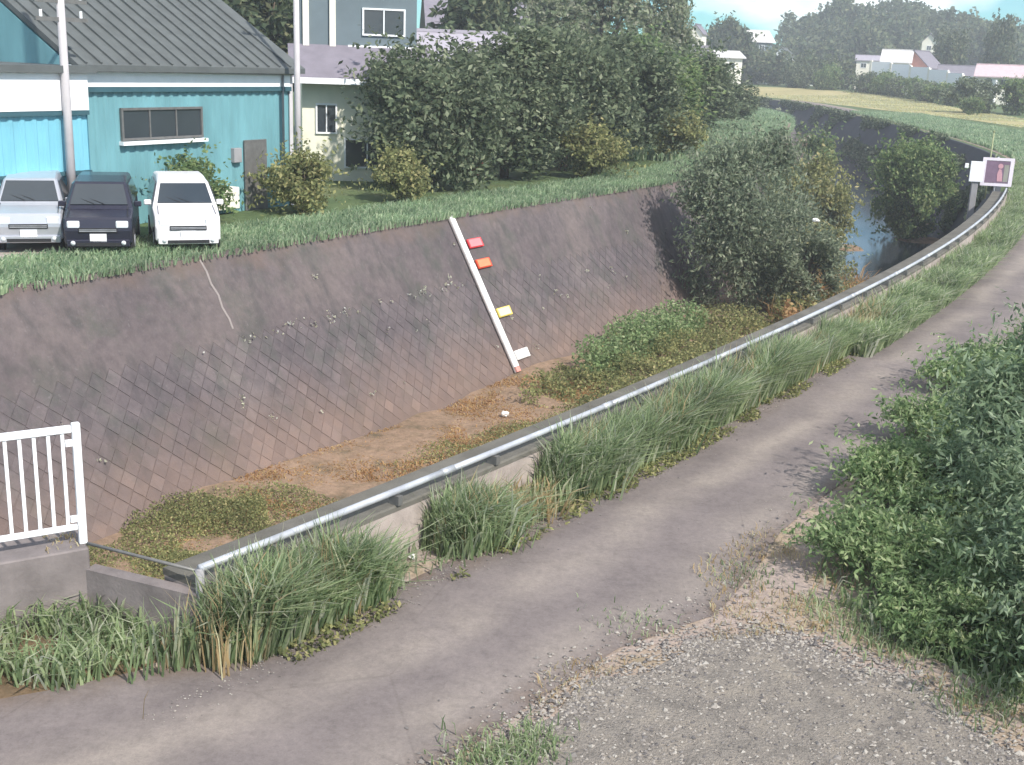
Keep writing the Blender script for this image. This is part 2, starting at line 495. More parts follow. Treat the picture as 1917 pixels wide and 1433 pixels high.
def blobs_points(blobs, n, rng, shell=0.45):
    B = np.array(blobs, float)
    w = (B[:, 3] * B[:, 4] + B[:, 4] * B[:, 5] + B[:, 3] * B[:, 5])
    k = rng.choice(len(B), n, p=w / w.sum())
    d = rng.normal(size=(n, 3))
    d /= np.linalg.norm(d, axis=1)[:, None]
    r = 1 - shell * rng.uniform(0, 1, n) ** 1.5 + rng.normal(0, 0.10, n)
    P = B[k, :3] + d * B[k, 3:6] * r[:, None]
    return P, d

def lumpy(center, rad, nb, rng, br=(0.3, 0.5), core=True, zmin=None):
    """blobs spread over an ellipsoid: an uneven crown outline with gaps"""
    bl = []
    cx, cy, cz = center; rx, ry, rz = rad
    if core: bl.append((cx, cy, cz, rx * 0.62, ry * 0.62, rz * 0.62))
    for _ in range(nb):
        d = rng.normal(size=3); d /= np.linalg.norm(d)
        q = rng.uniform(0.55, 0.8)
        s = rng.uniform(*br)
        c = (cx + d[0] * rx * q, cy + d[1] * ry * q, cz + d[2] * rz * q)
        if zmin is not None and c[2] < zmin: c = (c[0], c[1], zmin + abs(d[2]) * 0.2)
        bl.append((*c, rx * s, ry * s, rz * s * 0.85))
    return bl

def blades(P, h, w, rng, lean=None, bend=0.5):
    """grass blades: a tapered two-piece strip each, bent over sideways"""
    n = len(P)
    a = rng.uniform(0, 2 * np.pi, n)
    side = np.stack([np.cos(a), np.sin(a), np.zeros(n)], 1)
    b2 = rng.uniform(0, 2 * np.pi, n)
    bd = np.stack([np.cos(b2), np.sin(b2), np.zeros(n)], 1)
    if lean is not None: bd = bd * 0.95 + lean * 0.75
    hh = (h * rng.uniform(0.55, 1.25, n))[:, None]
    ww = (w * rng.uniform(0.7, 1.3, n))[:, None]
    k = (bend * rng.uniform(0.3, 1.3, n))[:, None]
    up = np.array([0, 0, 1.0])
    mid = P + up * hh * 0.6 + bd * hh * k * 0.3
    tip = P + up * hh * (1.0 - 0.35 * k) + bd * hh * k
    V = np.empty((n, 5, 3))
    V[:, 0] = P - side * ww * 0.5; V[:, 1] = P + side * ww * 0.5
    V[:, 2] = mid + side * ww * 0.42; V[:, 3] = mid - side * ww * 0.42
    V[:, 4] = tip
    i = np.arange(n)[:, None] * 5
    return V.reshape(-1, 3), i + np.array([[0, 1, 2, 3]]), i + np.array([[3, 2, 4]])

def merge(parts):
    Vs, Qs, Ts, o = [], [], [], 0
    for p in parts:
        V, Q = p[0], p[1]
        Vs.append(V); Qs.append(Q + o)
        if len(p) > 2: Ts.append(p[2] + o)
        o += len(V)
    return np.concatenate(Vs), np.concatenate(Qs), (np.concatenate(Ts) if Ts else None)

def spline(pts, per=12):
    P = [np.array(p, float) for p in pts]
    P = [2 * P[0] - P[1]] + P + [2 * P[-1] - P[-2]]
    out = []
    for i in range(1, len(P) - 2):
        for t in np.linspace(0, 1, per, endpoint=False):
            a, b, c, d = P[i - 1], P[i], P[i + 1], P[i + 2]
            out.append(0.5 * (2 * b + (c - a) * t + (2 * a - 5 * b + 4 * c - d) * t ** 2 + (3 * b - a - 3 * c + d) * t ** 3))
    out.append(P[-2])
    return np.array(out)

def normals(L):
    """left-hand normals of a polyline (towards the river for the near bank)"""
    d = np.gradient(L, axis=0)
    d /= np.linalg.norm(d, axis=1)[:, None]
    return np.stack([-d[:, 1], d[:, 0]], 1)

def arclen(L):
    return np.concatenate([[0], np.cumsum(np.linalg.norm(np.diff(L, axis=0), axis=1))])

def loft(name, profiles, mat, smooth=False, uv=False):
    """profiles: list of (N,3) polylines joined side by side"""
    n = len(profiles[0]); V = np.concatenate(profiles)
    Q = []
    for k in range(len(profiles) - 1):
        i = np.arange(n - 1)
        Q.append(np.stack([k * n + i, k * n + i + 1, (k + 1) * n + i + 1, (k + 1) * n + i], 1))
    me = mesh_np(name, V, np.concatenate(Q), None, mat, smooth)
    if uv:
        lay = me.uv_layers.new(name='UVMap')
        m = len(profiles)
        s = arclen(profiles[0][:, :2])
        U = np.concatenate([np.stack([np.full(n, k / (m - 1)), s * 0.2], 1) for k in range(m)])
        idx = np.zeros(len(me.loops), np.int32)
        me.loops.foreach_get('vertex_index', idx)
        lay.data.foreach_set('uv', U[idx].astype(np.float32).ravel())
    return me

def z3(P, z): return np.concatenate([P, np.full((len(P), 1), z) if np.isscalar(z) else np.asarray(z)[:, None]], 1)

def sheet(name, poly, z, mat, kind='structure', label=None):
    pts = [Vector((p[0], p[1], 0)) for p in poly]
    tri = tessellate_polygon([pts])
    me = bpy.data.meshes.new(name)
    me.from_pydata([(p[0], p[1], z) for p in poly], [], [tuple(t) for t in tri])
    bm = bmesh.new(); bm.from_mesh(me)
    for f in bm.faces:
        if f.normal.z < 0: f.normal_flip()
    bm.to_mesh(me); bm.free()
    me.materials.append(mat)
    o = link(name, me)
    if kind: o['kind'] = kind
    if label: o['label'] = label
    return o

def inpoly(P, poly):
    x, y = P[:, 0], P[:, 1]
    r = np.zeros(len(P), bool)
    n = len(poly); j = n - 1
    for i in range(n):
        xi, yi = poly[i]; xj, yj = poly[j]
        c = ((yi > y) != (yj > y)) & (x < (xj - xi) * (y - yi) / (yj - yi + 1e-12) + xi)
        r ^= c; j = i
    return r

def scatter(poly, n, rng):
    A = np.array(poly, float); lo, hi = A.min(0), A.max(0)
    P = rng.uniform(lo, hi, (n, 2))
    return P[inpoly(P, poly)]

def vnoise(P, scale, seed=0):
    """smooth value noise in 2D, 0..1"""
    r = np.random.RandomState(seed).uniform(0, 1, (64, 64))
    q = np.asarray(P)[:, :2] * scale
    i = np.floor(q).astype(int); f = q - i; f = f * f * (3 - 2 * f)
    g = lambda a, b: r[(i[:, 0] + a) % 64, (i[:, 1] + b) % 64]
    return (g(0,0) * (1-f[:,0]) + g(1,0) * f[:,0]) * (1-f[:,1]) + (g(0,1) * (1-f[:,0]) + g(1,1) * f[:,0]) * f[:,1]

# ------------------------------------------------------------------ river and banks
Qp = [(-40, -31), (-25, -5), (-17.3, 8.1), (-9.5, 21.2), (-2, 34), (5.5, 46.2), (10.2, 57), (16, 76), (21.3, 95), (25.2, 117), (24.5, 140), (18, 165), (5, 190), (-15, 205), (-40, 212), (-110, 216)]
Rp = [(-26, -26), (-12.5, -6.0), (-6.2, 3.05), (1.59, 13.9), (8.7, 25.2), (14.9, 37), (20.3, 49.5), (27.9, 69), (32.4, 94), (35.2, 124), (37.5, 155), (37, 180), (30, 205), (14, 222), (-15, 232), (-110, 236)]
Q = spline(Qp, 12); R = spline(Rp, 12)
QN = -normals(Q)            # towards the river
RN = normals(R)
COP = 0.44                  # coping half width on the river side of the rail line
RE = R + RN * COP           # near river edge
QE = Q
ZB = -5.2
SL = 0.57
sQ, sR = arclen(Q), arclen(R)

# ground on both banks, to the horizon
far_poly = [tuple(p) for p in QE] + [(-2500, 216), (-2500, -1500), (-40, -1500)]
sheet('field', far_poly, 0.0, M['field'], label='grassy ground of the far bank')
near_poly = [tuple(p) for p in RE] + [(-2500, 236), (-2500, 3500), (3000, 3500), (3000, -1500), (-26, -1500)]
sheet('field', near_poly, 0.0, M['field'], label='ground of the near bank and beyond the bend')

def cum(line, nrm, zt):
    H = zt - ZB
    return [z3(line, zt), z3(line + nrm * SL * H * 0.5, (zt + ZB) / 2), z3(line + nrm * SL * H, ZB)]

# far revetment: coping lip + slope
lip = [z3(QE - QN * 0.25, 0.0), z3(QE - QN * 0.25, 0.06), z3(QE, 0.06)]
rv = link('concrete_revetment', loft('concrete_revetment', lip + cum(QE, QN, 0.05)[1:], M['joint']))
tag(rv, 'long sloping grey concrete revetment of the far bank, stained brown along its foot', 'river wall', 'concrete revetments of the river')
rv2 = link('concrete_revetment', loft('concrete_revetment', [z3(RE - RN * 0.2, 0.006), z3(RE, 0.006)] + cum(RE, RN, 0.0)[1:], M['wall_shade']))
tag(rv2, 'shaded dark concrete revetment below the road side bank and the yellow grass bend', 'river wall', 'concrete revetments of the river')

# river bed with sediment banked against the far wall, islands under the bushes
BUSH = [(8.9, 43.5), (11.5, 47.0), (17.2, 63.5), (23.2, 67.5), (26, 74)]
nb = 14
FQ = QE + QN * SL * 4.25; FR = RE + RN * SL * 4.25
prof = []
for k in range(nb + 1):
    t = k / nb
    P = FQ * (1 - t) + FR * t
    z = -4.22 - 0.2 * t + (vnoise(P, 0.35, 3) - 0.5) * 0.35 + (vnoise(P, 1.3, 4) - 0.5) * 0.18 + (vnoise(P, 3.1, 14) - 0.5) * 0.08
    drop = np.clip((P[:, 1] - 46) / 6.0, 0, 1)
    z = z - drop * 0.75
    for bx, by in BUSH:
        z = np.maximum(z, (-4.2 if by < 60 else -4.55) - 0.06 * ((P[:, 0] - bx) ** 2 + (P[:, 1] - by) ** 2))
    prof.append(z3(P, z))
bed = link('river_bed', loft('river_bed', prof, M['sediment'], True))
tag(bed, 'brown silt bed banked along the far wall', kind='structure')
wt = link('water', loft('water', [z3(FQ - QN * 0.1, -4.72), z3(FR - RN * 0.1, -4.72)], M['water']))
tag(wt, 'dark still river water at the bend', kind='structure')

# a pale joint and a faint horizontal crack line on the far wall
def on_slope(s, d, off=0.006):
    """point on far slope: s metres along Q, d metres down the slope (vertical), lifted off the face"""
    i = np.interp(s, sQ, np.arange(len(sQ)))
    q = np.array([np.interp(i, np.arange(len(Q)), Q[:, k]) for k in (0, 1)])
    nq = np.array([np.interp(i, np.arange(len(Q)), QN[:, k]) for k in (0, 1)])
    nq /= np.linalg.norm(nq)
    nv = np.array([nq[0], nq[1], SL]); nv /= np.linalg.norm(nv)
    p = np.array([*(q + nq * SL * d), 0.05 - d])
    return p + nv * off
def sQ_at(x, y):
    return sQ[np.argmin((Q[:, 0] - x) ** 2 + (Q[:, 1] - y) ** 2)]
def slope_ribbon(path, w, name, mat, parent, th=0.012):
    """a thin raised ribbon lying on the far slope through (s, d) pairs"""
    mb = MB(); rows = []
    for k, (s, d) in enumerate(path):
        a = path[max(k - 1, 0)]; b = path[min(k + 1, len(path) - 1)]
        ds, dd = b[0] - a[0], b[1] - a[1]; L = math.hypot(ds, dd)
        ns, nd = -dd / L * w / 2, ds / L * w / 2
        rows.append([on_slope(s + ns, d + nd, 0.0), on_slope(s + ns, d + nd, th), on_slope(s - ns, d - nd, th), on_slope(s - ns, d - nd, 0.0)])
    for r in rows: mb.v.extend(tuple(p) for p in r)
    for k in range(len(rows) - 1):
        for j in range(3):
            mb.f.append((k * 4 + j, k * 4 + j + 1, k * 4 + 5 + j, k * 4 + 4 + j))
    mb.f.append((0, 1, 2, 3)); e = (len(rows) - 1) * 4; mb.f.append((e + 3, e + 2, e + 1, e))
    return mb.build(name, mat, parent)
s0 = sQ_at(-6.9, 25.4)
sA0 = sQ_at(-9.5, 21.2)
# smooth cast band above, diamond-laid blocks below its zigzag edge
BA, BB, ZIG = 0.20, 0.19, 1.66             # half diagonals along the wall and down it (vertical measure), band depth
S_LO, S_HI = sA0 - 8.0, sA0 + 62.0
def frame(s, d):
    p = on_slope(s, d, 0.0)
    e = on_slope(s + 0.05, d, 0.0) - on_slope(s - 0.05, d, 0.0); e /= np.linalg.norm(e)
    g = on_slope(s, d + 0.05, 0.0) - on_slope(s, d - 0.05, 0.0); g /= np.linalg.norm(g)
    n = np.cross(g, e); n /= np.linalg.norm(n)
    if n[2] < 0: n = -n
    return p, e, g, n
band = []
ks = np.arange(0, int((S_HI - S_LO) / BA) + 1)
up, lo, lob = [], [], []
for k in ks:
    s_ = S_LO + k * BA
    dz = ZIG + (BB if k % 2 else -0.0) - 0.02
    up.append(on_slope(s_, 0.02, 0.014)); lo.append(on_slope(s_, dz, 0.010)); lob.append(on_slope(s_, dz + 0.012, 0.0))
link('upper_band', loft('upper_band', [np.array([on_slope(S_LO + k * BA, 0.0, 0.0) for k in ks]), np.array(up), np.array([on_slope(S_LO + k * BA, 0.8, 0.014) for k in ks]), np.array(lo), np.array(lob)], M['revetment']), rv)
GK = math.sqrt(1 + SL * SL)                # slope length per metre of depth
def diamond(jit, rng):
    j = 0.978; top = 0.95
    h = 0.008 + rng.uniform(-0.004, 0.006)
    a, b = BA * j, BB * GK * j
    base = [(a, 0, -0.02), (0, b, -0.02), (-a, 0, -0.02), (0, -b, -0.02)]
    cap = [(a * top, 0, h), (0, b * top, h), (-a * top, 0, h), (0, -b * top, h)]
    cap = [(x + rng.normal(0, 0.006), y + rng.normal(0, 0.006), z + rng.normal(0, 0.0025)) for x, y, z in cap]
    v = base + cap; f = [(4, 5, 6, 7)] + [(i, (i + 1) % 4, 4 + (i + 1) % 4, 4 + i) for i in range(4)]
    return v, f
cells = []
row = 0; d_ = ZIG + BB
while d_ < 4.25:
    for k in range(int((S_HI - S_LO) / (2 * BA))):
        cells.append((S_LO + (2 * k + (0 if row % 2 == 0 else 1)) * BA, d_))
    row += 1; d_ = ZIG + BB + row * BB
cells = [(s_, d_, np.linalg.norm(on_slope(s_, d_) - np.array([0, 0, 4.5])), on_slope(s_, d_)) for s_, d_ in cells]
cells = [c for c in cells if c[3][1] > 0 and c[3][0] > -0.47 * c[3][1]]      # the stretch the picture shows
cells.sort(key=lambda c: c[2])
brng = np.random.RandomState(91)
protos = []
for k in range(6):
    v_, f_ = diamond(1, brng); me_ = bpy.data.meshes.new('block'); me_.from_pydata(v_, [], f_); me_.materials.append(M['block']); protos.append(me_)
SV, SF = [], []
for k, (s_, d_, _, _) in enumerate(cells):
    p, e, g_, n = frame(s_, d_)
    Rm = Matrix((Vector(e), Vector(g_), Vector(n))).transposed().to_4x4(); Rm.translation = Vector(p)
    if Rm.to_3x3().determinant() < 0:
        Rm = Matrix((Vector(-e), Vector(g_), Vector(n))).transposed().to_4x4(); Rm.translation = Vector(p)
    if k < 300:
        o = link('block', protos[k % 6], rv); o.matrix_basis = Rm
    else:
        v_, f_ = diamond(1, brng); o_ = len(SV)
        SV.extend(tuple(Rm @ Vector(q)) for q in v_); SF.extend(tuple(o_ + i for i in q) for q in f_)
me_ = bpy.data.meshes.new('block_facing'); me_.from_pydata(SV, [], SF); me_.materials.append(M['block'])
bm = bmesh.new(); bm.from_mesh(me_); bmesh.ops.recalc_face_normals(bm, faces=bm.faces); bm.to_mesh(me_); bm.free()
o = link('block_facing', me_, rv); o['kind'] = 'stuff'
slope_ribbon([(s0 + 0.0, 0.05), (s0 + 0.05, 0.3), (s0 + 0.03, 0.55), (s0 + 0.1, 0.8), (s0 + 0.06, 1.05), (s0 + 0.12, 1.3), (s0 + 0.1, 1.5)], 0.055, 'wall_joint', M['seam'], rv, 0.022)

# ------------------------------------------------------------------ near bank: platform, parapet, road, verge
def R_at(s):
    i = np.interp(s, sR, np.arange(len(sR)))
    p = np.array([np.interp(i, np.arange(len(R)), R[:, k]) for k in (0, 1)])
    n = np.array([np.interp(i, np.arange(len(R)), RN[:, k]) for k in (0, 1)])
    return p, n / np.linalg.norm(n)
def sR_at(x, y): return sR[np.argmin((R[:, 0] - x) ** 2 + (R[:, 1] - y) ** 2)]
_i = int(np.argmin((R[:, 0] + 2.75) ** 2 + (R[:, 1] - 8.1) ** 2))
S0 = sR_at(-2.75, 8.1)                       # where the rail starts
S1 = sR_at(17.3, 42.3)                       # where the rail ends
ss = np.linspace(S0, S1, 90)
PR = np.array([R_at(s)[0] for s in ss]); PN = np.array([R_at(s)[1] for s in ss])
FACE = 0.05
def cap_loft(name, profs, mat):
    me = loft(name, profs, mat)
    bm = bmesh.new(); bm.from_mesh(me); bm.verts.ensure_lookup_table()
    n = len(profs[0])
    bm.faces.new([bm.verts[k * n] for k in range(len(profs))])
    bm.faces.new([bm.verts[k * n + n - 1] for k in reversed(range(len(profs)))])
    bmesh.ops.recalc_face_normals(bm, faces=bm.faces)
    bm.to_mesh(me); bm.free()
    return me
par = link('parapet_wall', cap_loft('parapet_wall', [z3(PR - PN * (FACE + 0.05), -0.1), z3(PR - PN * FACE, 0.44), z3(PR + PN * (COP + 0.003), 0.44), z3(PR + PN * (COP + 0.003), -0.1)], M['concrete']))
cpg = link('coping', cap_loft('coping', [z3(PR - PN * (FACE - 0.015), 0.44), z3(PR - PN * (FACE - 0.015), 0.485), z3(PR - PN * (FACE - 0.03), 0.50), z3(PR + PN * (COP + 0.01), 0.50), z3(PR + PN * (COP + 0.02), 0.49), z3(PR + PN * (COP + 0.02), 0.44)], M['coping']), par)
tag(par, 'low pale concrete parapet wall running under the pipe rail beside the road', 'wall')

# pipe rail: lengths of pipe with couplings and brackets
rail = empty('pipe_railing', (*PR[0], 0.50))
tag(rail, 'long bright steel pipe railing on the low parapet, curving along the road to the sign', 'railing')
def relp(p): return (p[0] - rail.location[0], p[1] - rail.location[1], p[2] - rail.location[2])
LEN = 3.0
L = S1 - S0; npipe = int(math.ceil(L / LEN))
br = MB().box((0, 0, 0.045), (0.06, 0.12, 0.09)).mesh('bracket', M['galv_dark'])
for k in range(npipe):
    a, b = S0 + k * LEN, min(S0 + (k + 1) * LEN, S1)
    pts = [relp((*R_at(s)[0], 0.625)) for s in np.linspace(a, b - 0.01, 7)]
    MB().tube(pts, 0.032, 10).build('pipe', M['galv'], rail, True)
    if k:
        pts = [relp((*R_at(s)[0], 0.625)) for s in (a - 0.09, a + 0.09)]
        MB().tube(pts, 0.037, 10).build('coupling', M['galv'], rail, True)
    for f in (0.25, 0.75):
        s = a + (b - a) * f
        p, n = R_at(s)
        o = link('bracket', br, rail)
        o.location = relp((*p, 0.50)); o.rotation_euler = (0, 0, math.atan2(n[1], n[0]) + math.pi / 2)
        o.scale = (1, 1, 1.0)

# concrete platform beside the river that carries the white fence
C = np.array([-3.34, 8.70]); fd = np.array([-0.85, -0.53]); fd /= np.linalg.norm(fd); fn = np.array([fd[1], -fd[0]])
fn = np.array([-0.53, 0.85]); fn /= np.linalg.norm(fn)
E0 = PR[0] + PN[0] * COP
plat = [tuple(C + np.array([0.0, 0.0])), tuple(C + fd * 9.0), tuple(R_at(S0 - 9.5)[0]), tuple(R_at(S0 - 5)[0]), tuple(R_at(S0 - 0.02)[0]), tuple(E0)]
mb = MB(); n_ = len(plat)
mb.v = [(x, y, 0.008) for x, y in plat] + [(x, y, ZB) for x, y in plat]
mb.f = [tuple(range(n_)), tuple(reversed(range(n_, 2 * n_)))] + [(i, i + n_, (i + 1) % n_ + n_, (i + 1) % n_) for i in range(n_)]
plo = mb.build('river_platform', M['soil']); tag(plo, 'soil topped ledge in front of the fence wall', kind='structure')
# wall under the fence
wl_ = empty('concrete_wall', (*C, 0.0), math.atan2(fd[1], fd[0])); tag(wl_, 'grey concrete wall block under the white fence at the left edge', 'wall')
mb = MB().box((4.5, -0.24 if False else -0.0, (0.60 + ZB) / 2), (9.0, 0.5, 0.60 - ZB))
ob = mb.build('wall_body', M['concrete_dark'], wl_, bevel=0.012)
sgn = 1 if np.dot(np.array([-math.sin(wl_.rotation_euler[2]), math.cos(wl_.rotation_euler[2])]), fn) > 0 else -1
ob.location = (0, sgn * 0.25, 0)
# small wing wall with thin rail between block and parapet end
P0 = PR[0]; Cw = C + fn * 0.05
wd = Cw - P0; wl2 = np.linalg.norm(wd); wa = math.atan2(wd[1], wd[0])
wg = empty('corner_barrier', (*P0, 0.0), wa); tag(wg, 'thin grey corner rail and post joining the pipe railing to the fence block', 'barrier')
MB().box((wl2 / 2, 0, 0.19), (wl2 - 0.02, 0.12, 0.46)).build('wing_wall', M['concrete_dark'], wg)
MB().tube([(0.0, 0, 0.60), (wl2 * 0.5, 0, 0.61), (wl2, 0, 0.62)], 0.014, 8).build('thin_pipe', M['galv_dark'], wg, True)
MB().tube([(0.0, 0, 0.0), (0.0, 0, 0.62)], 0.035, 10).build('post', M['post_grey'], wg, True)

# white guard fence
FEN = 0.60
fc0 = C + fn * 0.12 + fd * 0.02
fence = empty('guard_fence', (*fc0, FEN), math.atan2(fd[1], fd[0]))
tag(fence, 'white steel guard fence with upright bars on the concrete block at the left edge', 'fence')
H = 1.02
WPM = M['white_paint']
bar_me = MB().box((0, 0, 0.15 + (H - 0.20) / 2), (0.026, 0.02, H - 0.20)).mesh('bar', WPM)
def panel(x0, ln, first):
    MB().box((x0, 0, H / 2), (0.062, 0.055, H)).build('post', WPM, fence, bevel=0.006)
    MB().box((x0 + ln / 2, 0, H - 0.045), (ln - 0.07, 0.05, 0.055)).build('top_rail', WPM, fence, bevel=0.006)
    MB().box((x0 + ln / 2, 0, 0.15), (ln - 0.07, 0.04, 0.045)).build('bottom_rail', WPM, fence, bevel=0.006)
    n = int(round(ln / 0.105))
    for k in range(1, n):
        o = link('bar', bar_me, fence); o.location = (x0 + k * ln / n, 0, 0)
    if first:
        for zz in (0.86, 0.22):
            MB().box((x0 + 0.055, 0, zz), (0.06, 0.03, 0.05)).build('bracket', WPM, fence)
panel(0.0, 2.0, True); panel(2.0, 2.0, False); panel(4.0, 2.0, False)

# road (sheet with uv), dusty verge, gravel yard
sr = np.concatenate([np.linspace(S0 - 9, S0, 16)[:-1], np.linspace(S0, S1, 40), np.linspace(S1, sR_at(37, 180), 40)[1:]])
RR = np.array([R_at(s)[0] for s in sr]); RRN = np.array([R_at(s)[1] for s in sr])
def wob(s, a, sc, seed): return (vnoise(np.stack([s, s * 0 + seed], 1), sc, seed) - 0.5) * a
LOE = lambda q: np.interp(q - S0, [-9, -4, -2, -1, 0, 0.8], [-4.2, -1.7, -0.75, -0.15, 0.36, 0.52])
lo_ = LOE(sr) + wob(sr, 0.22, 0.8, 1); hi_ = 2.75 + wob(sr, 0.5, 0.6, 2)
mids = [z3(RR - RRN * (lo_ + (hi_ - lo_) * k / 6)[:, None], 0.012) for k in range(7)]
rd = link('road', loft('road', mids[::1], M['road'], uv=True)); rd['kind'] = 'structure'; rd['label'] = 'grey dusty levee road'
# dry verge under everything on the camera side
vg = link('verge', loft('verge', [z3(RR - RRN * np.minimum(lo_ - 0.1, 0.1)[:, None], 0.004), z3(RR - RRN * (3.6 + wob(sr, 0.8, 0.5, 5))[:, None], 0.004)], M['verge'])); vg['kind'] = 'structure'
vg['label'] = 'dusty straw coloured verge of the road'
yard = [(-6.0, 0.5), (-3.2, 3.2), (-0.7, 6.1), (0.2, 7.3), (0.9, 8.1), (1.6, 9.3), (2.4, 10.6), (2.9, 10.2), (3.05, 9.4), (3.3, 8.7), (3.9, 7.8), (4.6, 6.6), (6, 4), (6, -4), (-6, -4)]
sheet('dirt_yard', yard, 0.008, M['verge'], label='bare dusty ground beside the road')
gp = spline([(-1.0, 5.0), (-0.25, 6.5), (0.35, 7.45), (1.0, 8.15), (1.75, 8.65), (2.45, 8.75), (2.9, 8.3), (3.4, 7.4), (3.9, 6.2), (4.2, 4.4)], 10)
gp = gp + (np.stack([vnoise(gp, 3, 8), vnoise(gp, 3, 9)], 1) - 0.5) * 0.35
grav_poly = [tuple(p) for p in gp] + [(4.0, 0), (-2.5, 0)]
sheet('gravel_yard', grav_poly, 0.016, M['gravel_bed'], label='patch of grey gravel at the bottom of the picture')
rng = np.random.RandomState(5)
GP = scatter(grav_poly, 26000, rng); GP = GP[(GP[:, 1] > 4.4)]
dens = vnoise(GP, 2.0, 12); GP = GP[rng.uniform(0, 1, len(GP)) < 0.25 + 0.75 * dens]
extra = scatter([(-0.6, 6), (0.2, 8.2), (2.2, 10), (3.6, 9), (4.4, 7)], 2600, rng)
sx = rng.uniform(S0 - 1, S0 + 22, 5200); ox = np.where(rng.uniform(0, 1, 5200) < 0.5, 0.55 + abs(rng.normal(0, 0.16, 5200)), 2.75 - rng.normal(0.0, 0.28, 5200))
ii = np.interp(sx, sR, np.arange(len(sR))); AA = np.arange(len(R))
RP = np.stack([np.interp(ii, AA, R[:, k]) for k in (0, 1)], 1) - np.stack([np.interp(ii, AA, RN[:, k]) for k in (0, 1)], 1) * ox[:, None]
ST = np.concatenate([GP, extra, gp[rng.randint(0, len(gp), 5000)] + rng.normal(0, 0.16, (5000, 2))])
def stones(P, z, size, rng):
    """irregular eight-sided pebbles"""
    n = len(P); base = np.array([(1,0,0),(0,1,0),(-1,0,0),(0,-1,0),(0,0,1),(0,0,-1)], float)
    s = size * rng.lognormal(0, 0.34, n)
    J = base[None] * rng.uniform(0.6, 1.15, (n, 6, 1)) + rng.normal(0, 0.16, (n, 6, 3))
    an = rng.uniform(0, 2 * np.pi, n); c, si = np.cos(an), np.sin(an)
    X = J[..., 0] * c[:, None] - J[..., 1] * si[:, None]; Y = J[..., 0] * si[:, None] + J[..., 1] * c[:, None]
    V = np.stack([X * s[:, None] + P[:, 0:1], Y * s[:, None] * 0.8 + P[:, 1:2], J[..., 2] * s[:, None] * 0.6 + z], 2).reshape(-1, 3)
    T = np.array([(0,1,4),(1,2,4),(2,3,4),(3,0,4),(1,0,5),(2,1,5),(3,2,5),(0,3,5)])
    return V, (np.arange(n)[:, None, None] * 6 + T[None]).reshape(-1, 3)
V, T = stones(np.concatenate([ST, RP]), 0.018, np.concatenate([np.full(len(ST), 0.0145), np.full(len(RP), 0.008)]), rng)
gs = link('gravel', mesh_np('gravel', V, None, T, M['stone'])); tag(gs, 'loose grey gravel stones', 'gravel', kind='stuff')

# dry grass strip of the far levee
dn = np.array([(10, 231), (24, 217), (33, 207.5), (37.8, 197), (40.3, 184), (43, 165), (44.2, 150), (46.8, 131), (46.4, 112)], float)
df = np.array([(10, 262), (27, 240), (38.8, 219.7), (49.5, 216), (57, 202), (60, 188.6), (58.8, 172.7), (57, 152), (55, 128)], float)
db = np.array([(10, 330), (40, 320), (70, 300), (90, 290), (95, 260), (100, 230), (100, 200), (98, 160), (95, 120)], float)
zf = np.array([1.2, 1.2, 1.2, 1.2, 1.05, 0.6, 0.4, 0.15, 0.03])
dn, df, db = spline(dn, 8), spline(df, 8), spline(db, 8)
zf = np.interp(np.linspace(0, 8, len(dn)), np.arange(9), zf)
dyk = link('dry_grass_strip', loft('dry_grass_strip', [z3(dn * (1 - t) + df * t, 0.012 + zf * t) for t in np.linspace(0, 1, 7)], M['dry'], True)); tag(dyk, 'low dike covered in yellow dry grass beyond the river bend', kind='structure')
pla = link('field', loft('field', [z3(df, 0.012 + zf), z3(db, 0.012 + zf)], M['field'])); tag(pla, 'raised ground behind the dry grass dike', kind='structure')

# ------------------------------------------------------------------ water level gauge and level plates
gx = sQ_at(-2.0, 34.0)
def slope_board(name, s_a, d_a, s_b, d_b, w, th, mat, parent=None):
    """a board lying on the slope from (s,d) to (s,d), w wide, th thick"""
    A0, B0 = on_slope(s_a, d_a, 0.040), on_slope(s_b, d_b, 0.040)
    ax = Vector(B0 - A0); L_ = ax.length; ax.normalize()
    nv = Vector(on_slope(s_a, d_a, 1.0) - on_slope(s_a, d_a, 0.0)).normalized()
    sd = nv.cross(ax).normalized()
    Rm = Matrix((ax, sd, nv)).transposed()
    c = Vector((A0 + B0) / 2) + nv * th / 2
    mb = MB().box((0, 0, 0), (L_, w, th))
    o = mb.build(name, mat, parent, bevel=0.004)
    M4 = Rm.to_4x4(); M4.translation = c
    o.matrix_basis = M4
    return o
ga = empty('water_level_gauge', tuple(on_slope(gx, 4.0)))
tag(ga, 'long white water level gauge board running down the far concrete slope, red at its foot', 'gauge')
def gpart(*a):
    o = slope_board(*a); mw = o.matrix_basis.copy(); o.parent = ga; o.matrix_parent_inverse = Matrix.Translation(-Vector(ga.location)); o.matrix_basis = mw
    return o
bpy.context.view_layer.update()
gpart('outline_board', gx - 0.02, 0.0, gx + 0.05, 4.28, 0.32, 0.03, M['concrete_dark'])  # board added to draw the dark halo line along the gauge
gpart('gauge_board', gx - 0.02, 0.03, gx + 0.0, 1.32, 0.22, 0.07, M['gauge_white'])
gpart('gauge_board', gx + 0.0, 1.33, gx + 0.02, 2.65, 0.24, 0.07, M['gauge_white'])
gpart('gauge_board', gx + 0.02, 2.66, gx + 0.05, 4.14, 0.24, 0.07, M['gauge_white'])
o = gpart('gauge_foot', gx + 0.05, 4.15, gx + 0.05, 4.28, 0.2, 0.08, M['gauge_rose']); o['label'] = 'faded red lower end of the gauge'
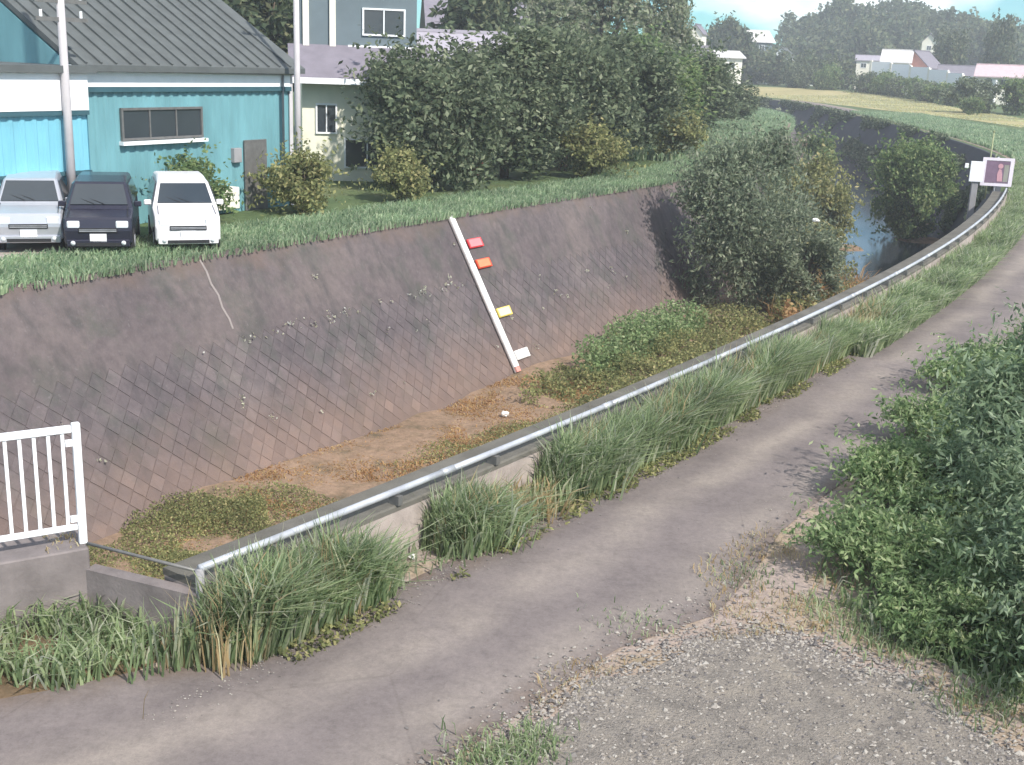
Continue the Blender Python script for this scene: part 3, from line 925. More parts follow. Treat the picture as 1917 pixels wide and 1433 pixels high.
def marker(d, mat, mat2, lab):
    s_ = gx + 0.62 + 0.0 * d
    t = empty('level_marker', tuple(on_slope(s_, d)))
    tag(t, lab, 'marker plate', 'coloured level plates beside the gauge')
    for nm, sa, sb, m_, th in (('plate', s_ - 0.36, s_ + 0.36, mat, 0.05), ('plate_highlight', s_ - 0.345, s_ + 0.26, mat2, 0.085)):  # the smaller raised board holds the painted highlight
        o = slope_board(nm, sa, d, sb, d, 0.28 if nm == 'plate' else 0.23, th, m_)
        mw = o.matrix_basis.copy(); o.parent = t
        o.matrix_parent_inverse = Matrix.Translation(-Vector(t.location)); o.matrix_basis = mw
marker(0.82, M['gauge_red'], M['gauge_pink'], 'red level plate, topmost beside the white gauge')
marker(1.38, M['gauge_orange'], M['gauge_peach'], 'orange level plate just below the red one')
marker(2.72, M['gauge_yellow'], M['gauge_cream'], 'yellow level plate beside the lower half of the gauge')
marker(3.88, M['gauge_white'], M['gauge_white'], 'plain white level plate, lowest beside the gauge foot')

# ------------------------------------------------------------------ signs by the end of the rail
sg = empty('warning_sign', (17.15, 42.9, 0.0), math.radians(-12))
tag(sg, 'square warning sign with a pink figure on dull purple, by the end of the railing', 'sign')
MB().tube([(-0.02, 0.03, -0.1), (-0.02, 0.03, 1.72)], 0.035, 10).build('post', M['galv'], sg, True)
MB().box((0, -0.02, 1.19), (0.84, 0.02, 0.78)).build('panel', M['sign_purple'], sg)
fr = MB()
for c, s in (((-0.47, -0.03, 1.19), (0.13, 0.03, 1.0)), ((0.47, -0.03, 1.19), (0.13, 0.03, 1.0)), ((0, -0.03, 1.64), (0.81, 0.03, 0.1)), ((0, -0.03, 0.74), (0.81, 0.03, 0.1))):
    fr.box(c, s)
fr.build('frame', M['sign_white'], sg)
fg = MB().prism([(0.02, 0.86), (0.20, 0.86), (0.17, 1.12), (0.13, 1.28), (0.05, 1.3), (0.0, 1.12)], -0.040, -0.031, 'y')
fg.prism([(0.09 + 0.09 * math.cos(a), 1.40 + 0.09 * math.sin(a)) for a in np.linspace(0, 2 * math.pi, 11)[:-1]], -0.041, -0.032, 'y')
fg.build('figure_print', M['sign_pink'], sg)
MB().box((0.3, -0.034, 1.15), (0.16, 0.006, 0.6)).build('side_print', M['sign_grey'], sg)
sb = empty('notice_board', (16.3, 42.6, -1.8), math.radians(-12))
tag(sb, 'small plain white board on a grey post left of the warning sign', 'sign')
MB().box((0, 0, 3.0), (0.46, 0.05, 0.72)).build('board', M['white_paint'], sb, bevel=0.01)
MB().box((0, 0.12, 1.0), (0.22, 0.18, 4.6)).build('post', M['post_grey'], sb, bevel=0.02)
MB().box((-0.36, 0.0, 3.2), (0.12, 0.05, 0.16)).build('small_plate', M['white_paint'], sb)
MB().box((-0.2, 0.06, 3.2), (0.36, 0.03, 0.03)).build('arm', M['galv_dark'], sb)
mk = empty('marker_pole', (17.9, 45.6, 0.0)); tag(mk, 'thin faded yellow pole standing behind the warning sign', 'pole')
MB().tube([(0, 0, -0.05), (0, 0, 2.45)], 0.028, 8).build('shaft', M['post_yellow'], mk, True)
MB().tube([(0, 0, 2.45), (0, 0, 2.52)], 0.036, 8).build('cap', M['post_yellow'], mk, True)

# ------------------------------------------------------------------ buildings
def window(parent, x, y, z, w, h, fm=None, nx=2):
    """window frame with panes on a facade facing local -y; frame and panes have depth"""
    f = MB(); fw = 0.06; fm = fm or M['white_paint']
    f.box((x, y - 0.03, z + h / 2), (w + fw, 0.07, fw)).box((x, y - 0.03, z - h / 2), (w + fw, 0.09, fw))
    f.box((x - w / 2, y - 0.03, z), (fw, 0.07, h - fw)).box((x + w / 2, y - 0.03, z), (fw, 0.07, h - fw))
    for k in range(1, nx): f.box((x - w / 2 + w * k / nx, y - 0.025, z), (fw * 0.7, 0.05, h - fw))
    fo = f.build('window', fm, parent)
    for k in range(nx):
        MB().box((x - w / 2 + w * (k + 0.5) / nx, y - 0.012, z), (w / nx - fw * 0.7, 0.02, h - fw)).build('pane', M['glass'], fo)
    return fo

def house(name, label, loc, rz, w, d, h, rh, wm, rm, wins=(), over=0.5, ridge='x', group='houses beyond the river'):
    """gabled house: walls closed with gables, two roof slabs, framed windows"""
    t = empty(name, loc, rz); tag(t, label, 'house', group)
    mb = MB()
    if ridge == 'x':
        mb.prism([(-d / 2, 0), (d / 2, 0), (d / 2, h), (0, h + rh), (-d / 2, h)], -w / 2, w / 2, 'x')
    else:
        mb.prism([(-w / 2, 0), (w / 2, 0), (w / 2, h), (0, h + rh), (-w / 2, h)], -d / 2, d / 2, 'y')
    mb.build('wall', wm, t)
    half = d / 2 if ridge == 'x' else w / 2
    k = rh / half
    rf = MB(); th = 0.16
    for s in (-1, 1):
        a0, z0 = s * (half + over), h - k * over + 0.02
        prof = [(a0, z0), (0, h + rh + 0.02), (0, h + rh + 0.02 + th), (a0, z0 + th)]
        if s > 0: prof = prof[::-1]
        L_ = (w if ridge == 'x' else d) / 2 + over
        rf.prism(prof, -L_, L_, 'x' if ridge == 'x' else 'y')
    rf.build('roof', rm, t)
    L_ = (w if ridge == 'x' else d) / 2 + over
    rb = MB()
    if ridge == 'x': rb.box((0, 0, h + rh + th + 0.03), (2 * L_, 0.3, 0.16))
    else: rb.box((0, 0, h + rh + th + 0.03), (0.3, 2 * L_, 0.16))
    rb.build('ridge_cap', rm, t)
    for wx, wz, ww, wh in wins: window(t, wx, -d / 2, wz, ww, wh)
    return t

# teal sheet metal warehouse: facade line parallel with the river
d_riv = np.array([-0.515, -0.857])
RC = np.array([-6.9, 35.6])
wh = empty('teal_warehouse', (*RC, 0.0), math.atan2(-d_riv[1], -d_riv[0]))     # local -x runs to the left
tag(wh, 'long teal sheet metal warehouse with dark roof on the far bank at the left', 'warehouse')
LW, DW, HW = 7.7, 9.0, 3.45
def ribbed(x0, x1, y, z0, z1, pitch, amp, name, mat, parent):
    n = int((x1 - x0) / pitch); xs, ys = [], []
    for k in range(n + 1):
        x = x0 + (x1 - x0) * k / n
        for dx, o_ in ((0, 0), (0.12, -amp), (0.42, -amp), (0.54, 0)):
            xs.append(min(x + dx * pitch, x1)); ys.append(y + o_)
    P = np.stack([xs, ys], 1)
    return link(name, loft(name, [z3(P, z0), z3(P, z1)], mat), parent)
MB().prism([(0.03, 0), (DW, 0), (DW, 4.0), (DW / 2, 6.6), (0.03, 4.0)], -LW, -0.0, 'x').build('wall', M['teal'], wh)
ribbed(-LW, -0.02, -0.0, 0.0, 3.36, 0.30, 0.035, 'ribbed_cladding', M['teal'], wh)
MB().box((-LW / 2, -0.05, 3.41), (LW, 0.16, 0.12)).build('shadow_line', M['teal_dark'], wh)  # dark strip standing in for the shadow line under the fascia
MB().box((-LW / 2, -0.02, 3.735), (LW, 0.10, 0.52)).build('fascia', M['white_paint'], wh)
rf = MB()
kx = 2.6 / (DW / 2)
for s in (-1, 1):
    a0 = DW / 2 + s * (DW / 2 + 0.35); z0 = 4.03 - kx * 0.35 + 0.0
    prof = [(a0, z0 + 0.02), (DW / 2, 6.65), (DW / 2, 6.8), (a0, z0 + 0.17)]
    rf.prism(prof if s < 0 else prof[::-1], -LW - 0.0, 0.35, 'x')
rfo = rf.build('roof', M['roof_dark'], wh)
rb = MB()
for k in range(17):
    x = -LW + 0.25 + k * 0.45
    a = Vector((x, -0.33, 4.03 - kx * 0.33 + 0.2)); b = Vector((x, DW / 2 - 0.1, 6.78))
    dirv = (b - a); Rm = Vector((0, 0, 1)).rotation_difference(dirv.normalized()).to_matrix()
    rb.box(tuple((a + b) / 2), (0.05, 0.05, dirv.length), Rm)
rb.build('seam', M['roof_dark'], rfo)
MB().box((0.06, 0.02, 1.95), (0.14, 0.14, 3.9)).build('corner_post', M['pole_pale'], wh)
wf = window(wh, -4.9, -0.03, 2.55, 2.7, 0.75, M['galv_dark'], 3)
MB().box((-4.9, -0.10, 2.08), (2.9, 0.2, 0.09)).build('sill', M['white_paint'], wf)
MB().tube([(0.0, -0.2, 3.86), (-LW, -0.2, 3.90)], 0.06, 8).build('gutter', M['post_grey'], wh, True)
for x in (-0.35, -LW + 0.3):
    MB().tube([(x, -0.12, 3.85), (x, -0.10, 3.5), (x, -0.10, 0.1)], 0.035, 8).build('downpipe', M['post_grey'], wh, True)
dr = MB().box((-1.5, -0.06, 1.0), (0.9, 0.06, 2.0)).build('door', M['galv_dark'], wh, bevel=0.01)
MB().tube([(-1.2, -0.1, 1.0), (-1.2, -0.14, 1.0)], 0.03, 8).build('handle', M['galv'], dr, True)
MB().box((-2.9, -0.22, 0.45), (0.8, 0.32, 0.6)).build('air_conditioner', M['white_wall'], wh, bevel=0.015)
MB().box((-2.3, -0.10, 1.6), (0.3, 0.14, 0.4)).build('meter_box', M['post_grey'], wh, bevel=0.01)
# annex on the left, lower fascia, brighter sheet
MB().box((-LW - 2.5, 4.0, 1.9), (5.0, 9.0, 3.8)).build('annex_wall', M['teal_bright'], wh)
ribbed(-LW - 5.0, -LW, -0.52, 0.0, 2.86, 0.30, 0.035, 'annex_cladding', M['teal_bright'], wh)
MB().box((-LW - 2.5, -0.56, 1.5), (5.0, 0.12, 0.09)).build('shadow_line', M['teal_dark'], wh)  # dark strip drawing the lower shadow line of the annex
MB().box((-LW - 2.5, -0.56, 2.90), (5.0, 0.16, 0.10)).build('shadow_line', M['teal_dark'], wh)  # shadow below the annex fascia, built as a dark strip
MB().box((-LW - 2.5, -0.56, 3.39), (5.0, 0.14, 0.86)).build('fascia', M['white_paint'], wh)
MB().box((-LW - 2.5, 3.9, 3.9), (5.3, 9.4, 0.16)).build('annex_roof', M['roof_dark'], wh)

# cream two storey house right of it
h2 = empty('cream_house', (-5.55, 43.2, 0.0), math.radians(12)); tag(h2, 'cream two storey house with purple grey eaves roof right of the teal warehouse', 'house', 'houses beyond the river')
MB().box((-0.2, 2.5, 1.8), (4.2, 5.0, 3.6)).build('wall', M['cream_wall'], h2)
rf = MB()
rf.prism([(-0.75, 3.42), (1.3, 4.55), (1.3, 4.75), (-0.75, 3.6)], -2.75, 2.35, 'x')
rf.build('eaves_roof', M['roof_purple'], h2)
MB().box((-0.2, 1.28 - 2.05, 3.52), (5.1, 0.1, 0.2)).build('gutter', M['white_paint'], h2)
MB().box((-0.2, 3.2, 5.6), (4.2, 3.8, 4.0)).build('upper_wall', M['grey_wall'], h2)
for x in (-2.1, -1.15): MB().box((x, 1.28, 5.65), (0.22, 0.16, 1.9)).build('corner_trim', M['white_wall'], h2)
MB().box((0.6, 1.27, 4.72), (2.4, 0.08, 0.1)).build('ledge', M['white_paint'], h2)
window(h2, 0.7, 1.3, 5.6, 1.5, 0.9); window(h2, -1.45, 0.0, 2.2, 0.7, 1.0); window(h2, 1.2, 0.0, 2.4, 0.8, 0.8); window(h2, 0.0, 0.0, 1.0, 1.6, 1.0)
MB().prism([(0.9, 7.5), (3.2, 8.9), (5.5, 7.5), (5.5, 7.7), (3.2, 9.1), (0.9, 7.7)], -2.7, 2.3, 'x').build('roof', M['roof_dark'], h2)

house('lilac_roof_house', 'house with broad lilac grey roof behind the dark trees of the far bank', (-4.6, 65, 0), math.radians(10), 7.5, 7, 3.4, 2.2, M['grey_wall'], M['roof_lilac'], [(-2, 2.0, 1.4, 1.1), (1.2, 2.0, 1.6, 1.1)])
house('white_eaved_house', 'two storey house with purple roof and white eaves at the top middle', (-3.3, 104, 0), math.radians(8), 9, 7, 7.3, 2.6, M['white_wall'], M['roof_purple'], [(-2.2, 5.8, 1.4, 1.1), (1.8, 5.8, 1.4, 1.1)], 0.9)
# far houses left of the wooded hill
house('low_purple_house', 'low house with purple roof and white wall beside the pink shed', (21.3, 172, 0), math.radians(15), 9, 6, 5.2, 1.8, M['white_wall'], M['roof_purple'], [(-2, 3.5, 1.2, 1.0), (2, 3.5, 1.2, 1.0)])
house('pink_shed', 'small shed with salmon pink gable near the bend of the far bank', (21.8, 152, 0), math.radians(30), 3.4, 4, 3.9, 1.5, M['roof_salmon'], M['roof_purple'], [(0, 2.4, 1.0, 0.9)], 0.3, 'y')
house('long_white_hall', 'long low hall with a pale flat looking roof and white wall', (32.2, 203, 0), math.radians(4), 6.4, 8, 5.9, 0.9, M['white_wall'], M['roof_pale'], [(-1.6, 4.6, 1.2, 0.8), (1.4, 4.6, 1.2, 0.8)])
house('tall_white_house', 'narrow tall white house showing between round far trees', (31.8, 226, 0), math.radians(-20), 2.6, 4, 10.2, 1.4, M['white_wall'], M['roof_purple'], [(0, 8.6, 1.0, 1.0)], 0.3, 'y')
house('pale_roof_house', 'far house whose pale roof slopes beside the hill trees', (49.5, 262, 0), math.radians(20), 5, 5, 10.0, 2.0, M['grey_wall'], M['roof_pale'], [(0, 8.6, 1.2, 1.0)])
house('white_gable_house', 'small bright white gabled house under the left end of the wooded hill', (59.0, 278, 0), math.radians(-25), 4.2, 5, 7.0, 1.9, M['white_paint'], M['roof_dark'], [(0.9, 5.8, 0.8, 0.8)], 0.25, 'y')
house('white_hut', 'tiny white hut above the hedge right of the white gabled house', (62.0, 262, 0), math.radians(10), 3.6, 4, 5.4, 0.9, M['white_paint'], M['roof_dark'], [(0, 4.9, 0.9, 0.7)], 0.3)
# houses on the right under the hill
house('pale_roof_villa', 'house with pale front roof above the left end of the white wall', (65.6, 215.0, 0), math.radians(-20), 4.4, 5.38, 6.40, 1.81, M['white_wall'], M['roof_pale'], [(-1.6, 5.2, 1.3, 0.9), (1.4, 5.2, 1.3, 0.9)], 0.5)
house('purple_gable_house', 'purple roofed house directly right of the pale roofed villa', (70.11, 216.16, 0), math.radians(-42), 5.54, 5.38, 5.73, 2.48, M['roof_salmon'], M['roof_purple'], [(0, 5.0, 1.3, 0.9)], 0.5, 'y')
house('violet_shed', 'violet grey shed in the row between villa and pink roofed house', (74.48, 208.32, 0), math.radians(-18), 6.55, 4.48, 4.39, 1.52, M['roof_purple'], M['roof_purple'], [(0, 3.8, 1.3, 0.9)], 0.4)
house('pink_roof_house', 'white house with pink red roof at the right edge', (73.25, 183.68, 0), math.radians(-24), 8.57, 5.38, 4.61, 1.43, M['white_wall'], M['roof_pink'], [(-2.8, 3.6, 1.2, 1.0), (-0.6, 3.6, 1.2, 1.0), (1.8, 3.6, 1.2, 1.0)], 0.6)
house('long_pale_house', 'long low pale house left of the villa with pale front roof', (66.0, 232, 0), math.radians(-15), 5.5, 4.5, 6.5, 0.8, M['white_wall'], M['roof_lilac'], [(-1.4, 5.6, 1.0, 0.8), (1.2, 5.6, 1.0, 0.8)], 0.3)
house('hillside_house', 'small white house half hidden in the wood right of the hill foot', (86.5, 262, 0), math.radians(-20), 3.0, 4, 11.0, 1.6, M['white_wall'], M['roof_purple'], [(0, 9.8, 0.9, 0.9)], 0.3, 'y')
# white boundary wall in front of them, in bays
bw = empty('white_boundary_wall', (52.9 * 1.12, 186 * 1.12, 0.0)); bw.scale = (1.12, 1.12, 1.0); tag(bw, 'long white boundary wall in bays before the houses under the hill', 'wall')
pts = [(52.9, 186, 6.1), (55.2, 183.5, 5.9), (57.4, 181, 5.55), (59.2, 178, 5.3), (60.6, 174, 4.95), (61.3, 170, 4.55), (61.8, 166, 4.2), (63.0, 162, 3.9)]
pts = [(x, y, 4.5 + (z - 4.5) * 1.12) for x, y, z in pts]
for (x0, y0, za), (x1, y1, zb) in zip(pts, pts[1:]):
    a = Vector((x0 - 52.9, y0 - 186, 0)); b = Vector((x1 - 52.9, y1 - 186, 0)); d_ = b - a
    Rm = Matrix.Rotation(math.atan2(d_.y, d_.x), 3, 'Z')
    zt = (za + zb) / 2
    MB().box(tuple((a + b) / 2 + Vector((0, 0, zt / 2))), (d_.length - 0.06, 0.25, zt), Rm).build('wall_bay', M['white_paint'], bw)
    MB().box((a.x, a.y, zt / 2 + 0.1), (0.35, 0.35, zt + 0.2), Rm).build('pier', M['white_wall'], bw)

# utility poles
def pole(x, y, h, r, lab, arms):
    t = empty('utility_pole', (x, y, 0)); tag(t, lab, 'utility pole', 'utility poles on the far bank')
    MB().tube([(0, 0, -0.1), (0, 0, h)], [r, r * 0.75], 12).build('shaft', M['pole_pale'], t, True)
    for z in arms:
        MB().box((0.0, 0, z), (1.3, 0.08, 0.09), Matrix.Rotation(0.9, 3, 'Z')).build('crossarm', M['galv_dark'], t)
        for k in (-0.5, 0, 0.5):
            MB().tube([(k * math.cos(0.9), k * math.sin(0.9), z + 0.04), (k * math.cos(0.9), k * math.sin(0.9), z + 0.2)], 0.035, 8).build('insulator', M['white_paint'], t)
    return t
pole(-10.6, 28.0, 7.5, 0.11, 'pale utility pole before the left end of the teal warehouse', (5.4, 5.0))
pole(-6.45, 34.6, 8.0, 0.10, 'pale utility pole between the teal warehouse and cream house', (7.0,))

# pale paved apron and cars
def Qs(s, off):
    i = np.interp(s, sQ, np.arange(len(sQ)))
    p = np.array([np.interp(i, np.arange(len(Q)), Q[:, k]) for k in (0, 1)]); n = np.array([np.interp(i, np.arange(len(Q)), QN[:, k]) for k in (0, 1)])
    return p - n / np.linalg.norm(n) * off
sA = sQ_at(-9.5, 21.2)
ap = [tuple(Qs(s, 1.9 + 0.2 * math.sin(s * 2.3))) for s in np.linspace(sA - 12, sA + 6, 19)] + [tuple(Qs(s, 6.2)) for s in np.linspace(sA + 6, sA - 12, 9)]
sheet('apron', ap, 0.006, M['pave'], label='pale concrete apron before the warehouse')

def car(x, y, rz, mat, lab):
    """short boxy hatchback, nose along local -y"""
    t = empty('parked_car', (x, y, 0.006), rz); tag(t, lab, 'car', 'cars parked in front of the warehouse')
    W2 = 0.70
    # body lofted from side outline with narrowing waist
    outline = [(-1.65, 0.30), (-1.70, 0.62), (-1.62, 0.86), (-1.05, 1.00), (-0.55, 1.52), (0.2, 1.60), (1.25, 1.57), (1.62, 1.05), (1.68, 0.6), (1.65, 0.28)]
    mb = MB()
    for sx, tp in ((-1, 0), (1, 0)):
        for (yy, zz) in outline:
            k = 1.0 if zz < 1.02 else 1.0 - 0.24 * (zz - 1.02) / 0.58
            mb.v.append((sx * W2 * k, yy, zz))
    n = len(outline)
    mb.f.append(tuple(range(n))); mb.f.append(tuple(reversed(range(n, 2 * n))))
    for i in range(n):
        j = (i + 1) % n; mb.f.append((i, n + i, n + j, j))
    mb.build('body', mat, t, bevel=0.035)
    def slab(name, pts, mat_, off):
        a, b, c = (Vector(p) for p in pts[:3]); nn = (b - a).cross(c - a).normalized() * off
        m2 = MB(); k = len(pts)
        m2.v = [tuple(Vector(p) - nn * 0.5) for p in pts] + [tuple(Vector(p) + nn) for p in pts]
        m2.f = [tuple(range(k)), tuple(reversed(range(k, 2 * k)))] + [(i, k + i, k + (i + 1) % k, (i + 1) % k) for i in range(k)]
        return m2.build(name, mat_, t)
    slab('windscreen', [(-0.60, -0.99, 1.06), (0.60, -0.99, 1.06), (0.50, -0.60, 1.46), (-0.50, -0.60, 1.46)], M['glass'], 0.03)
    slab('rear_window', [(0.60, 1.59, 1.10), (-0.60, 1.59, 1.10), (-0.50, 1.33, 1.48), (0.50, 1.33, 1.48)], M['glass'], 0.03)
    for s in (-1, 1):
        q = [(s * 0.697, -0.78, 1.08), (s * 0.697, 1.3, 1.08), (s * 0.585, 1.08, 1.46), (s * 0.585, -0.40, 1.46)]
        slab('side_window', q if s > 0 else q[::-1], M['glass'], 0.02)
        MB().box((s * 0.50, -1.655, 0.72), (0.26, 0.08, 0.16)).build('headlight', M['lamp'], t, bevel=0.02)
        MB().box((s * 0.80, -0.72, 1.06), (0.16, 0.08, 0.12)).build('mirror', mat, t, bevel=0.02)
        for yy in (-1.05, 1.05):
            wh_ = MB().tube([(s * 0.56, yy, 0.27), (s * 0.72, yy, 0.27)], 0.27, 16).build('wheel', M['rubber'], t, True)
            MB().tube([(s * 0.70, yy, 0.27), (s * 0.728, yy, 0.27)], 0.16, 12).build('rim', M['galv'], wh_, True)
    MB().box((0, -1.69, 0.60), (0.8, 0.05, 0.10)).build('grille', M['rubber'], t, bevel=0.01)
    for z_ in (0.585, 0.615): MB().box((0, -1.717, z_), (0.76, 0.012, 0.012)).build('grille_bar', M['galv'], t)
    MB().box((0, -1.725, 0.30), (0.9, 0.03, 0.07)).build('air_intake', M['rubber'], t)
    for s in (-1, 1):
        MB().tube([(s * 0.52, -1.70, 0.33), (s * 0.52, -1.735, 0.33)], 0.05, 10).build('fog_lamp', M['lamp'], t, True)
        MB().tube([(s * 0.1, -1.02, 1.09), (s * 0.1 - 0.38, -0.86, 1.22)], 0.008, 5).build('wiper', M['rubber'], t)
        MB().tube([(s * 0.62, -1.60, 0.90), (s * 0.60, -1.05, 1.03)], 0.008, 5).build('bonnet_seam', M['rubber'], t)
    MB().box((0, -0.52, 1.44), (0.22, 0.04, 0.07)).build('rear_mirror', M['rubber'], t)
    MB().box((0, -1.705, 0.44), (0.34, 0.03, 0.17)).build('number_plate', M['white_paint'], t)
    MB().box((0, -1.66, 0.32), (1.3, 0.12, 0.16)).build('bumper', mat, t, bevel=0.02)
    return t
for (x_, y_, a_, m_, lb) in ((-11.15, 27.1, 17, 'car_silver', 'silver grey hatchback, leftmost of the parked cars'),
                             (-9.50, 26.9, 15, 'car_dark', 'dark hatchback parked between two pale cars'),
                             (-7.92, 27.7, 20, 'car_white', 'white hatchback parked at the right end of the row')):
    car(x_, y_, math.radians(a_), M[m_], lb)

# ------------------------------------------------------------------ trees and shrubs
def wood(h, r, limbs, rng, bend=0.2):
    """tapered trunk with limbs, base at the origin"""
    mb = MB()
    pts = [(0, 0, -0.15)]
    for k in range(1, 6):
        pts.append((rng.normal(0, bend * 0.25), rng.normal(0, bend * 0.25), h * k / 5))
    mb.tube(pts, [r * (1 - 0.75 * k / 5) for k in range(6)], 8)
    for (ax, ay, az, z0) in limbs:
        a = Vector((0, 0, z0)); b = Vector((ax, ay, az)); m = a.lerp(b, 0.5) + Vector((0, 0, 0.12 * (b - a).length))
        mb.tube([a, m, b], [r * 0.5, r * 0.32, r * 0.1], 6)
    return mb
def tree_meshes(seed, h, crown_c, crown_r, nb, nleaf, leaf, mat, r=0.18, zmin=None, up=0.2, br=(0.3, 0.5), shell=0.5, asp=0.5, zmin0=0.0):
    rng = np.random.RandomState(seed)
    bl = lumpy(crown_c, crown_r, nb, rng, br, zmin=zmin)
    limbs = [(b[0], b[1], b[2], max(0.15, min(h * rng.uniform(0.25, 0.6), b[2] - 0.1))) for b in bl[1:1 + min(9, nb)]]
    tm = wood(h, r, limbs, rng).mesh('trunk', M['bark'], True)
    P, d = blobs_points(bl, nleaf, rng, shell)
    q = np.stack([P[:, 0] + 0.7 * P[:, 2], P[:, 1] - 0.6 * P[:, 2]], 1)
    keep = vnoise(q, 0.9 / (leaf * 4), seed) > 0.30                    # holes the background shows through
    P, d = P[keep], d[keep]
    # sprays of leaves on shoots that stick out of the crown
    nsp = max(20, nleaf // 45)
    A, da = blobs_points(bl, nsp, rng, 0.05)
    da = da + np.array([0, 0, 0.55]) + rng.normal(0, 0.25, da.shape); da /= np.linalg.norm(da, axis=1)[:, None]
    ln = leaf * rng.uniform(2.0, 6.5, nsp) * (0.35 if leaf > 0.35 else 1.0)
    tt = np.linspace(0.0, 1.0, 9)
    SP = (A[:, None, :] + da[:, None, :] * (ln[:, None] * tt[None])[:, :, None] + np.array([0, 0, -0.12]) * (tt[None, :, None] ** 2) * ln[:, None, None]).reshape(-1, 3)
    SP = SP + rng.normal(0, leaf * 0.28, SP.shape)
    P = np.concatenate([P, SP]); d = np.concatenate([d, np.repeat(da, 9, 0)])
    if zmin0 is not None:
        k2 = P[:, 2] > zmin0; P, d = P[k2], d[k2]
    V, Qd = leaves(P, leaf, rng, asp, d, 0.3, up)
    return tm, mesh_np('crown', V, Qd, None, mat)
def plant(name, meshes, loc, rz, label, cat='tree', group=None, sc=(1, 1, 1)):
    t = empty(name, loc, rz); t.scale = sc; tag(t, label, cat, group)
    link('trunk', meshes[0], t); link('crown', meshes[1], t)
    return t
# shrubs in the river channel
b1 = tree_meshes(21, 4.4, (0.0, 0.0, 2.7), (2.9, 2.4, 3.1), 34, 30000, 0.17, M['leaf_willow'], 0.16, 0.35, br=(0.2, 0.38), shell=0.8, asp=0.36)
plant('willow_shrub', b1, (8.5, 43.4, -4.35), 0.4, 'big dark green willow bush in the river beside the concrete slope', 'shrub', None, (1.04, 1.0, 1.22))
b1b = tree_meshes(22, 2.6, (0.0, 0.0, 1.7), (1.9, 1.6, 1.9), 20, 13000, 0.16, M['leaf_willow'], 0.1, 0.25, br=(0.2, 0.38), shell=0.8, asp=0.36)
plant('willow_shrub', b1b, (10.5, 42.4, -4.35), 1.4, 'lower dark bush leaning right from the big willow bush', 'shrub')
b2 = tree_meshes(23, 2.9, (0, 0, 2.0), (2.3, 2.0, 2.5), 24, 15000, 0.2, M['leaf_olive'], 0.1, 0.3, br=(0.25, 0.42))
plant('olive_shrub', b2, (15.3, 62.0, -4.75), 0.2, 'yellow olive bush in the river right of the dark willow bush', 'shrub', None, (1.1, 1.0, 1.22))
plant('olive_shrub', b2, (12.2, 51.2, -4.6), 2.3, 'low olive bush in front of the small patch of open water', 'shrub', None, (0.75, 0.75, 0.55))
b3 = tree_meshes(24, 3.6, (0, 0, 2.7), (3.0, 2.4, 2.7), 26, 18000, 0.22, M['leaf_mid'], 0.12, 0.4, br=(0.22, 0.4))
plant('green_shrub', b3, (22.5, 67.5, -4.8), 0.8, 'spreading green bush in the river before the shaded wall near the signs', 'shrub', None, (1, 1, 1.1))
b4 = tree_meshes(25, 2.0, (0, 0, 1.5), (1.3, 1.2, 1.6), 14, 6000, 0.2, M['leaf_mid'], 0.1, 0.3)
plant('green_shrub', b4, (23.5, 96, -4.9), 0.8, 'small bush far along the dark shaded wall of the bend', 'shrub', None, (1.5, 1.5, 1.6))
b5 = tree_meshes(26, 3.0, (0, 0, 2.6), (2.4, 1.8, 2.5), 22, 9000, 0.24, M['leaf_rose'], 0.08, 0.3, br=(0.2, 0.36), shell=0.8)
plant('rosy_reed_shrub', b5, (14.4, 66.0, -4.6), 0.5, 'rosy grey reed like bush at the tip of the far bank', 'shrub', None, (1.1, 1.0, 1.1))
# trees standing along the far bank
T1 = tree_meshes(31, 4.6, (0, 0, 3.5), (2.9, 2.7, 3.5), 32, 17000, 0.26, M['leaf_dark'], 0.2, 0.5)
T2 = tree_meshes(32, 4.0, (0, 0, 3.0), (3.1, 2.7, 3.0), 32, 17000, 0.26, M['leaf_dark'], 0.2, 0.5)
T3 = tree_meshes(33, 5.0, (0, 0, 4.4), (2.4, 2.4, 3.6), 26, 15000, 0.26, M['leaf_mid'], 0.2, 1.0)
far_trees = [(T2, -3.1, 41.5, 0.3, (0.9, 0.9, 0.84), 'broad dark tree at the left end of the far bank row'),
             (T1, -0.6, 46.5, 1.1, (1, 1, 0.80), 'dark tree second in the far bank row'),
             (T2, 1.8, 50.5, 2.2, (1, 1, 0.98), 'dense dark tree in the middle of the far bank row'),
             (T1, 4.3, 55.5, 3.1, (1.05, 1.05, 0.80), 'dark rounded tree right of the middle of the far bank row'),
             (T3, 6.3, 62.5, 0.4, (1.1, 1.1, 0.72), 'green tree standing behind the far bank grass slope'),
             (T2, 8.6, 69.5, 4.0, (1.1, 1.1, 0.95), 'dark tree near the right end of the far bank row'),
             (T1, 12.4, 83, 5.1, (1.2, 1.2, 0.72), 'last dark tree at the right end of the far bank row'),
             (T2, 16.6, 100, 1.7, (1.0, 1.0, 0.62), 'low dark tree past the end of the far bank row')]
for mm, x, y, rz, sc, lb in far_trees:
    plant('bank_tree', mm, (x, y, 0), rz, lb, 'tree', 'dark trees along the far bank', sc)
T4 = tree_meshes(34, 8.0, (0, 0, 7.0), (3.6, 3.2, 4.6), 30, 11000, 0.42, M['leaf_pale'], 0.25, 2.2, br=(0.2, 0.36), shell=0.9)
for x, y, rz, sc, lb in ((1.6, 86, 0.2, (0.9, 0.9, 0.95), 'pale feathery tree rising right of the white eaved house'), (5.6, 89, 2.0, (1, 1, 1.05), 'pale grey green feathery tree at the top middle'), (10.2, 90, 4.1, (0.75, 0.75, 0.92), 'slim pale tree next to the open sky')):
    plant('feathery_tree', T4, (x, y, 0), rz, lb, 'tree', 'pale feathery trees behind the far bank', sc)
